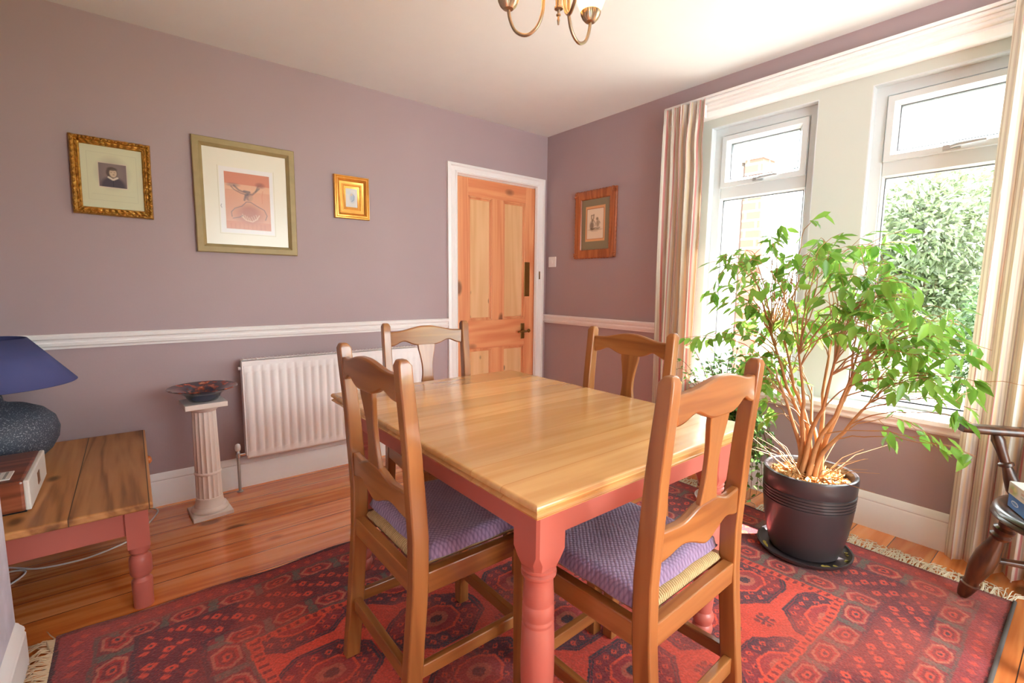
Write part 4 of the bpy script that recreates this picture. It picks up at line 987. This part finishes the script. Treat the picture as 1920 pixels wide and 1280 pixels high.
# bark chips
m = MB().lathe([(.001, .330), (.09, .328), (.158, .318)], (0, 0, 0), 40, cap=False)
M_soil = plain('dark compost', (70, 50, 36), .95, noise=.3, nscale=40)
m.build('soil', M_soil, fg, smooth=60)
m = MB()
for i in range(520):
    r = .150*math.sqrt(random.random()); a_ = random.random()*6.283; z = .332-.010*(r/.15)**2+random.uniform(0, .016)
    M_ = Matrix.Translation((r*math.cos(a_), r*math.sin(a_), z)) @ Euler((random.gauss(0, .5), random.gauss(0, .5), random.random()*6.28)).to_matrix().to_4x4()
    l, w_ = random.uniform(.008, .018), random.uniform(.004, .009); m.box(-l, l, -w_, w_, -.0018, .0018, M_)
m.build('bark_chips', plain('pale bark chips', (196, 146, 92), .85, noise=.25, nscale=30), fg)['kind'] = 'stuff'
M_stem = plain('tan fig bark', (172, 122, 78), .7, noise=.2, nscale=25)
stems = MB(); twigs = MB(); LP = []; LD = []
def bez(p0, p1, p2, p3, n): 
    return [((1-t)**3)*p0+3*((1-t)**2)*t*p1+3*(1-t)*t*t*p2+t**3*p3 for t in np.linspace(0, 1, n).tolist()]
# main stems: braided at the foot, then opening out
random.seed(33)
DY = -2.335-pt.y; DX = -.545-pt.x      # crown outline below was measured about this axis
mains = []
for i in range(10):
    a_ = i*6.283/10+random.uniform(-.2, .2); h = random.uniform(.36, .78); sp = random.uniform(.05, .15)*(1.25-.5*h)
    pts = []
    for t in np.linspace(0, 1, 12).tolist():
        r = .046*(1-.5*math.sin(min(1, t*1.6)*math.pi))+sp*t**1.8; an = a_+1.1*min(1, t*1.6)
        pts.append(Vector((r*math.cos(an)*.85, r*math.sin(an)*1.15, .315+h*t)))
    stems.tube(pts, list(np.linspace(.0125, .0042, 12)), 8); mains.append(pts)
def env_top(y):   # crown outline, local y from pot centre, z above floor
    ks = [(-.56, .84), (-.50, .96), (-.36, 1.13), (-.24, 1.22), (-.12, 1.36), (.03, 1.43), (.17, 1.42), (.37, 1.28), (.48, 1.16), (.56, .98)]
    for (y0, z0), (y1, z1) in zip(ks, ks[1:]):
        if y <= y1: return z0+(z1-z0)*(max(y, y0)-y0)/(y1-y0)
    return ks[-1][1]
targets = []
for i in range(150):
    y = random.uniform(-.50, .50); zt_ = env_top(y)
    f = random.random()**1.1; z = zt_+.015-f*(.34 if y < -.05 else .56)
    if z < .90: y = min(y, .24)
    ell = max(.05, 1-(abs(y)/.62)**2); x = random.uniform(-.30, .30)*math.sqrt(ell)
    if y < -.36: x = random.uniform(-.16, .02)
    targets.append(Vector((x+DX, y+DY, z-.0205)))
targets += [Vector((-.02+DX, -.49+DY, .585)), Vector((-.06+DX, -.40+DY, .60)), Vector((.06, -.32, .64)), Vector((-.02, .22, .62)), Vector((-.12, .12, .60))]
def leaf_at(p, tn, side):
    LP.append(p); LD.append(side*random.uniform(.4, .9)+tn*.5+Vector((random.gauss(0, .25), random.gauss(0, .25), random.uniform(-.75, -.2))))
def rside(): return Vector((random.gauss(0, 1), random.gauss(0, 1), random.gauss(0, .35))).normalized()
for tg in targets:
    best = None
    for ps in mains:
        for q in ps[4:]:
            if q.z > tg.z-.06: continue
            c = (tg-q).length+random.random()*.16+(.25 if q.z < .5 else 0)
            if best is None or c < best[0]: best = (c, q)
    s0 = best[1] if best else mains[0][5]; dd = tg-s0
    c1 = s0+Vector((dd.x*.22, dd.y*.22, max(.05, dd.z*.6))); c2 = tg+Vector((-dd.x*.35, -dd.y*.35, .03+.03*random.random()))
    pts = [Vector(p) for p in bez(s0, c1, c2, tg, 12)]
    for k in range(2, 11): pts[k] += Vector((random.gauss(0, .004), random.gauss(0, .004), random.gauss(0, .003)))
    twigs.tube(pts, list(np.linspace(.0030, .0010, 12)), 5, cap=False)
    for k in range(4, 12):
        p = pts[k]; tn = (pts[min(k+1, 11)]-pts[k-1]).normalized()
        if random.random() < (.08 if k < 7 else .36): leaf_at(p, tn, rside())
        if k > 4 and random.random() < (.20 if k < 8 else .36):
            side = rside(); e = p+tn*.05+side*random.uniform(.05, .11)+Vector((0, 0, -.008)); mdl = p.lerp(e, .5)+Vector((0, 0, .010))
            twigs.tube([p, mdl, e], [.0014, .001, .0007], 4, cap=False)
            for q in (mdl, p.lerp(e, .78), e):
                if random.random() < .8: leaf_at(q, tn, side if random.random() < .5 else rside())
    leaf_at(pts[-1], (pts[-1]-pts[-2]).normalized(), rside())
stems.build('trunks', M_stem, fg, smooth=60); twigs.build('branches', plain('thin fig twigs', (170, 126, 86), .7), fg, smooth=60, recalc=False)
LP = np.array([tuple(p) for p in LP]); LD = np.array([tuple(p) for p in LD]); n = len(LP)
keep = (LP[:, 0]+pt.x+.05 < -.03); LP, LD = LP[keep], LD[keep]; n = len(LP)
LP[:, 1] = np.maximum(LP[:, 1], -.50); ln = rng.uniform(.046, .074, n); tipx = LP[:, 0]+LD[:, 0]/np.linalg.norm(LD, axis=1)*ln+pt.x; LD[tipx > -.09, 0] *= -.5
Nn = np.tile([0, 0, 1.], (n, 1))+rng.normal(size=(n, 3))*.35
leaves_mesh('foliage', LP, LD, Nn, ln, ln*rng.uniform(.42, .54, n), leaf_mat('fig leaves', (98, 146, 54), (150, 192, 84), .6, .3), fg, fold=.16, curl=.28)
# bare dead twigs at the base
m = MB()
for i in range(26):
    a_ = random.random()*6.283; r = random.uniform(.02, .09); p0 = Vector((r*math.cos(a_), r*math.sin(a_), .325)); l = random.uniform(.12, .30); d_ = Vector((math.cos(a_)*.9, math.sin(a_), random.uniform(.3, 1.1))).normalized()
    if p0.x+d_.x*l > .44: continue
    m.tube([p0, p0+d_*l*.5+Vector((0, 0, .02)), p0+d_*l+Vector((random.gauss(0, .02), random.gauss(0, .02), -.01))], [.003, .002, .0008], 5, cap=False)
m.build('dead_twigs', plain('dry twigs', (190, 150, 112), .8), fg, recalc=False, smooth=60)

# ------------------------------------------------------------------ second plant (small leaved, trailing)
sp0 = Vector((-.345, -1.815, 0))
s2 = thing('trailing_pot_saucer', (sp0.x, sp0.y, .0075), 'white saucer under the green pot, behind the chairs', 'saucer')
MB().lathe([(.09, 0), (.115, .004), (.124, .022), (.119, .024), (.110, .010), (.001, .008)], (0, 0, 0), 40, cap=False).build('dish', M_white, s2, smooth=50)
s3 = thing('trailing_potted_shrub', (sp0.x, sp0.y, .018), 'small leaved trailing shrub in a green pot, below the narrow window', 'potted plant')
MB().lathe([(.075, 0), (.082, .01), (.098, .10), (.108, .17), (.112, .175), (.113, .195), (.104, .195), (.100, .165)], (0, 0, 0), 40).build('pot', plain('dark green glaze', (60, 84, 58), .3, coat=.4), s3, smooth=40)
MB().lathe([(.0755, -.001), (.0835, .001), (.088, .035), (.0855, .035)], (0, 0, 0), 40, cap=False).build('terracotta_foot', plain('terracotta', (206, 112, 72), .7), s3, smooth=40)
MB().lathe([(.001, .172), (.104, .17)], (0, 0, 0), 30, cap=False).build('soil', M_soil, s3)
random.seed(5); tw = MB(); LP = []; LD = []
for i in range(215):
    a_ = random.random()*6.283; 
    if i < 96:   # upright, arching
        e = Vector((random.uniform(-.20, .18), random.uniform(-.20, .22), random.uniform(.34, .83))); c2 = e+Vector((-e.x*.3, -e.y*.3, .07)); c1 = Vector((e.x*.1, e.y*.1, e.z*.6))
    else:        # hanging toward the big pot
        e = Vector((random.uniform(-.14, .10), random.uniform(-.235, -.03), random.uniform(.05, .50))); c1 = Vector((e.x*.3, -.05, .70)); c2 = Vector((e.x, e.y*1.1, .5))
    p0 = Vector((random.uniform(-.03, .03), random.uniform(-.03, .03), .165)); pts = [Vector(p) for p in bez(p0, c1, c2, e, 16)]
    tw.tube(pts, list(np.linspace(.0032, .001, 16)), 4, cap=False)
    for k in range(5, 16):
        for _ in range(2):
            if random.random() < .85:
                LP.append(pts[k]+Vector((random.gauss(0, .008), random.gauss(0, .008), random.gauss(0, .006)))); tn = (pts[k]-pts[k-1]).normalized()
                LD.append(tn*.4+Vector((random.gauss(0, .7), random.gauss(0, .7), random.gauss(.05, .45))))
tw.build('stems', plain('brown stems', (112, 84, 60), .8), s3, recalc=False, smooth=60)
LP = np.array([tuple(p) for p in LP]); LD = np.array([tuple(p) for p in LD]); n = len(LP); ln = rng.uniform(.020, .034, n)
LP[:, 0] = np.minimum(LP[:, 0], .26); LP[:, 1] = np.maximum(LP[:, 1], -.24)
leaves_mesh('foliage', LP, LD, rng.normal(size=(n, 3))+np.array([0, 0, .8]), ln, ln*rng.uniform(.55, .7, n), leaf_mat('small glossy leaves', (70, 116, 58), (140, 178, 104), .45, .25), s3, fold=.1, curl=.15)

# ------------------------------------------------------------------ dark wooden armchair at the right edge
wc = thing('wooden_armchair', (-.465, -3.105, .012), 'dark turned wooden captains armchair, cut by the right edge', 'armchair', rz=R(30))
M_windX = wood('dark elm seat', (36, 22, 15), (58, 36, 24), (90, 56, 36), 'X', .6, .3, .4)
rings = [(.175, .385), (.198, .392), (.207, .402), (.205, .409), (.201, .413), (.204, .418), (.200, .427), (.188, .431), (.12, .424), (.001, .420)]
MB().lathe(rings, (0, 0, 0), 56, Matrix.Diagonal((1.16, 1.16, 1, 1)), cap=True).build('seat', M_windX, wc, smooth=50)
LEG = [(.0, .016), (.04, .021), (.10, .025), (.145, .027), (.155, .030), (.165, .024), (.20, .023), (.26, .028), (.36, .035), (.50, .035), (.62, .026), (.70, .020), (.715, .028), (.74, .030), (.76, .022), (.78, .029), (.81, .030), (.83, .021), (.88, .026), (1.0, .022)]
def turned(p0, p1, table, k=1.0):
    p0, p1 = Vector(p0), Vector(p1); return [p0.lerp(p1, float(t)) for t, r in table], [r*k for t, r in table]
feet = [((.215, .210, 0), (.125, .135, .39)), ((-.215, .210, 0), (-.125, .135, .39)), ((.205, -.20, 0), (.12, -.125, .39)), ((-.215, -.20, 0), (-.12, -.125, .39))]
for f0, f1 in feet:
    p, r = turned(f0, f1, LEG); MB().tube(p, r, 20).build('leg', M_windZ, wc, smooth=45)
mid = lambda k, t: Vector(feet[k][0]).lerp(Vector(feet[k][1]), t)
ST = [(0, .009), (.2, .012), (.5, .017), (.8, .012), (1, .009)]
for i, j in ((0, 2), (1, 3)):
    p, r = turned(mid(i, .46), mid(j, .46), ST); MB().tube(p, r, 12).build('stretcher', M_windZ, wc, smooth=45)
p, r = turned(mid(0, .46).lerp(mid(2, .46), .5), mid(1, .46).lerp(mid(3, .46), .5), ST); MB().tube(p, r, 12).build('stretcher', M_windZ, wc, smooth=45)
# horseshoe arm bow, flat section
AZ = .655; arc = [Vector((.215, .275, 0)), Vector((.222, .15, 0)), Vector((.232, .0, 0))]+[Vector((.235*math.cos(a_), -.06+.235*math.sin(a_), 0)) for a_ in np.linspace(0, -math.pi, 17).tolist()]+[Vector((-.232, .0, 0)), Vector((-.222, .15, 0)), Vector((-.215, .275, 0))]
arc = smooth_path(arc, 3); rings = []
for i, p in enumerate(arc):
    t = (arc[min(i+1, len(arc)-1)]-arc[max(i-1, 0)]).normalized(); nn = Vector((-t.y, t.x, 0)); q = i/(len(arc)-1); hw = .024+.012*max(0, 1-min(q, 1-q)*9)
    e = min(i, len(arc)-1-i); hw *= (.55, .85, 1)[min(e, 2)]
    rings.append([p+nn*hw*sx_+Vector((0, 0, AZ+dz)) for sx_, dz in ((-1, -.006), (-.8, -.013), (.8, -.013), (1, -.006), (1, .006), (.8, .013), (-.8, .013), (-1, .006))])
MB().loft(rings).build('arm_bow', M_windZ, wc, smooth=50)
SPN = [(0, .012), (.12, .017), (.3, .020), (.45, .017), (.50, .012), (.52, .019), (.56, .019), (.58, .012), (.7, .013), (.85, .017), (1, .011)]
SPL = [(0, .018), (.10, .024), (.28, .021), (.42, .016), (.47, .014), (.49, .022), (.53, .022), (.55, .014), (.75, .016), (.9, .020), (1, .014)]
for s0, s1, T_ in (((.188, .105), (.222, .17), SPL), ((-.188, .105), (-.222, .17), SPL), ((.200, -.02), (.236, .01), SPN), ((-.200, -.02), (-.236, .01), SPN), ((.13, -.12), (.165, -.225), SPN), ((-.13, -.12), (-.165, -.225), SPN), ((.045, -.165), (.055, -.288), SPN), ((-.045, -.165), (-.055, -.288), SPN)):
    p, r = turned((s0[0], s0[1], .424), (s1[0], s1[1], AZ-.012), T_); MB().tube(p, r, 16).build('spindle', M_windZ, wc, smooth=45)
# boxes on its seat
bx = thing('blue_box', (-.551, -3.041, .4445), 'flat blue cardboard box lying on the wooden armchair', 'box', rz=R(204.8))
MB().box(-.10, .10, -.10, .10, 0, .046).build('card_box', plain('blue card', (52, 108, 176), .4), bx, .002)
MB().lathe([(.001, 0), (.022, 0), (.024, .0006), (.001, .0008)], (0, 0, 0), 28, Matrix.Translation((-.05, -.1002, .024)) @ Matrix.Rotation(R(90), 4, 'X') @ Matrix.Diagonal((1, .32, 1, 1)), cap=False).build('logo_oval', plain('white print', (220, 226, 232), .4), bx)
MB().lathe([(.001, .0008), (.019, .0008), (.019, .0012), (.001, .0012)], (0, 0, 0), 28, Matrix.Translation((-.05, -.1002, .024)) @ Matrix.Rotation(R(90), 4, 'X') @ Matrix.Diagonal((1, .26, 1, 1)), cap=False).build('logo_centre', plain('grey blue print', (96, 140, 196), .4), bx)
c = Canvas(.19, .040, .002, (206, 204, 194)); c.ell(.03, .018, .028, .016, (150, 170, 96), .8, .4); c.ell(.018, .012, .012, .008, (196, 150, 130), .7, .4); c.ell(.042, .024, .010, .008, (222, 206, 150), .7, .4); c.rect(.08, .012, .17, .016, (150, 160, 170), .6); c.rect(.08, .022, .15, .028, (176, 120, 110), .5)
b2_ = thing('picture_box', (-.551, -3.039, .491), 'pale illustrated cardboard box stacked on the blue box', 'box', rz=R(205.5))
MB().box(-.096, .096, -.100, .096, 0, .042).build('card_box', plain('pale card', (206, 206, 200), .5, noise=.06, nscale=30), b2_, .002)
c.obj(b2_, lambda X, Y: np.stack([-.095+X, np.full_like(X, -.1006), .001+Y], -1), 'printed_side')

# ------------------------------------------------------------------ chandelier
zc = 1.97; cc = Vector((-1.821, -2.016, 0)); RA = .1475
cl = thing('pendant_chandelier', (cc.x, cc.y, H), 'three armed antique brass ceiling light with lit frosted glass shades', 'ceiling light')
def zl(z): return z-H
M_brz = M_antique
MB().lathe([(.06, zl(H)), (.058, zl(H-.012)), (.03, zl(H-.03)), (.008, zl(H-.04))], (0, 0, 0), 32).build('ceiling_rose', M_brz, cl, smooth=45)
MB().lathe([(.0055, zl(H-.035)), (.0055, zl(2.14))], (0, 0, 0), 12).build('rod', M_brz, cl, smooth=45)
MB().lathe([(.0025, zl(zc-.060)), (.0035, zl(zc-.052)), (.0045, zl(zc-.048)), (.0030, zl(zc-.044)), (.0030, zl(zc-.038)), (.0065, zl(zc-.036)), (.0065, zl(zc-.033)), (.0035, zl(zc-.030)), (.0045, zl(zc-.022)), (.0120, zl(zc-.019)), (.0120, zl(zc-.014)), (.0085, zl(zc-.011)), (.0095, zl(zc+.010)), (.018, zl(zc+.018)), (.029, zl(zc+.032)), (.033, zl(zc+.044)), (.033, zl(zc+.058)), (.020, zl(zc+.068)), (.012, zl(zc+.09)), (.018, zl(zc+.12)), (.011, zl(zc+.15)), (.006, zl(zc+.17))], (0, 0, 0), 32).build('body', M_brz, cl, smooth=40)
rh = Vector((math.sin(yaw), -math.cos(yaw), 0)); fh = Vector((math.cos(yaw), math.sin(yaw), 0))
M_frost = bpy.data.materials.new('frosted glass'); M_frost.use_nodes = True; nt = M_frost.node_tree; b = nt.nodes['Principled BSDF']
b.inputs['Base Color'].default_value = rgba((250, 232, 204)); b.inputs['Roughness'].default_value = .4
tr = N(nt, 'ShaderNodeBsdfTranslucent'); tr.inputs[0].default_value = rgba((255, 232, 196)); mx = N(nt, 'ShaderNodeMixShader'); mx.inputs[0].default_value = .7
nt.links.new(b.outputs[0], mx.inputs[1]); nt.links.new(tr.outputs[0], mx.inputs[2]); nt.links.new(mx.outputs[0], nt.nodes['Material Output'].inputs[0])
def emis(name, c, s):
    m, nt, b = new_mat(name); b.inputs['Emission Color'].default_value = rgba(c); b.inputs['Emission Strength'].default_value = s; return m
M_bulb = emis('lit bulb', (255, 236, 196), 70)
for ang in (45.6, 165.6, -74.4):
    d_ = fh*math.cos(R(ang))+rh*math.sin(R(ang)); e = d_*RA
    zz_ = zc+.0
    pts = [d_*.022+Vector((0, 0, zl(zc+.054))), d_*.036+Vector((0, 0, zl(zc+.052))), d_*.043+Vector((0, 0, zl(zc+.03))), d_*.046+Vector((0, 0, zl(zc-.02))), d_*.062+Vector((0, 0, zl(zc-.058))), d_*.092+Vector((0, 0, zl(zc-.076))), d_*.124+Vector((0, 0, zl(zc-.062))), d_*.141+Vector((0, 0, zl(zc-.03))), e+Vector((0, 0, zl(zc+.004)))]
    am = MB().tube(smooth_path(pts, 5), .0048, 10)
    sc2 = [d_*.03+Vector((0, 0, zl(zc+.05))), d_*.05+Vector((0, 0, zl(zc+.075))), d_*.062+Vector((0, 0, zl(zc+.055))), d_*.052+Vector((0, 0, zl(zc+.04)))]
    am.tube(smooth_path(sc2, 5), .003, 8)
    ao = am.build('arm', M_brz, cl, smooth=50)
    MB().lathe([(.007, zl(zc-.002)), (.015, zl(zc+.001)), (.0245, zl(zc+.011)), (.0295, zl(zc+.022)), (.0305, zl(zc+.029)), (.026, zl(zc+.030)), (.004, zl(zc+.02))], (e.x, e.y, 0), 72, flute=lambda a_, z: .05*abs(math.cos(a_*18))).build('lamp_cup', M_brz, ao, smooth=25)
    g = MB().lathe([(.022, zl(zc+.027)), (.034, zl(zc+.040)), (.042, zl(zc+.06)), (.043, zl(zc+.078)), (.042, zl(zc+.092)), (.050, zl(zc+.112)), (.066, zl(zc+.130))], (e.x, e.y, 0), 40, cap=False).build('glass_shade', M_frost, ao, smooth=50)
    sg = g.modifiers.new('glass', 'SOLIDIFY'); sg.thickness = .002
    bl = MB().lathe([(.004, zl(zc+.03)), (.008, zl(zc+.04)), (.015, zl(zc+.055)), (.018, zl(zc+.068)), (.014, zl(zc+.082)), (.002, zl(zc+.09))], (e.x, e.y, 0), 20).build('bulb', M_bulb, ao, smooth=60)
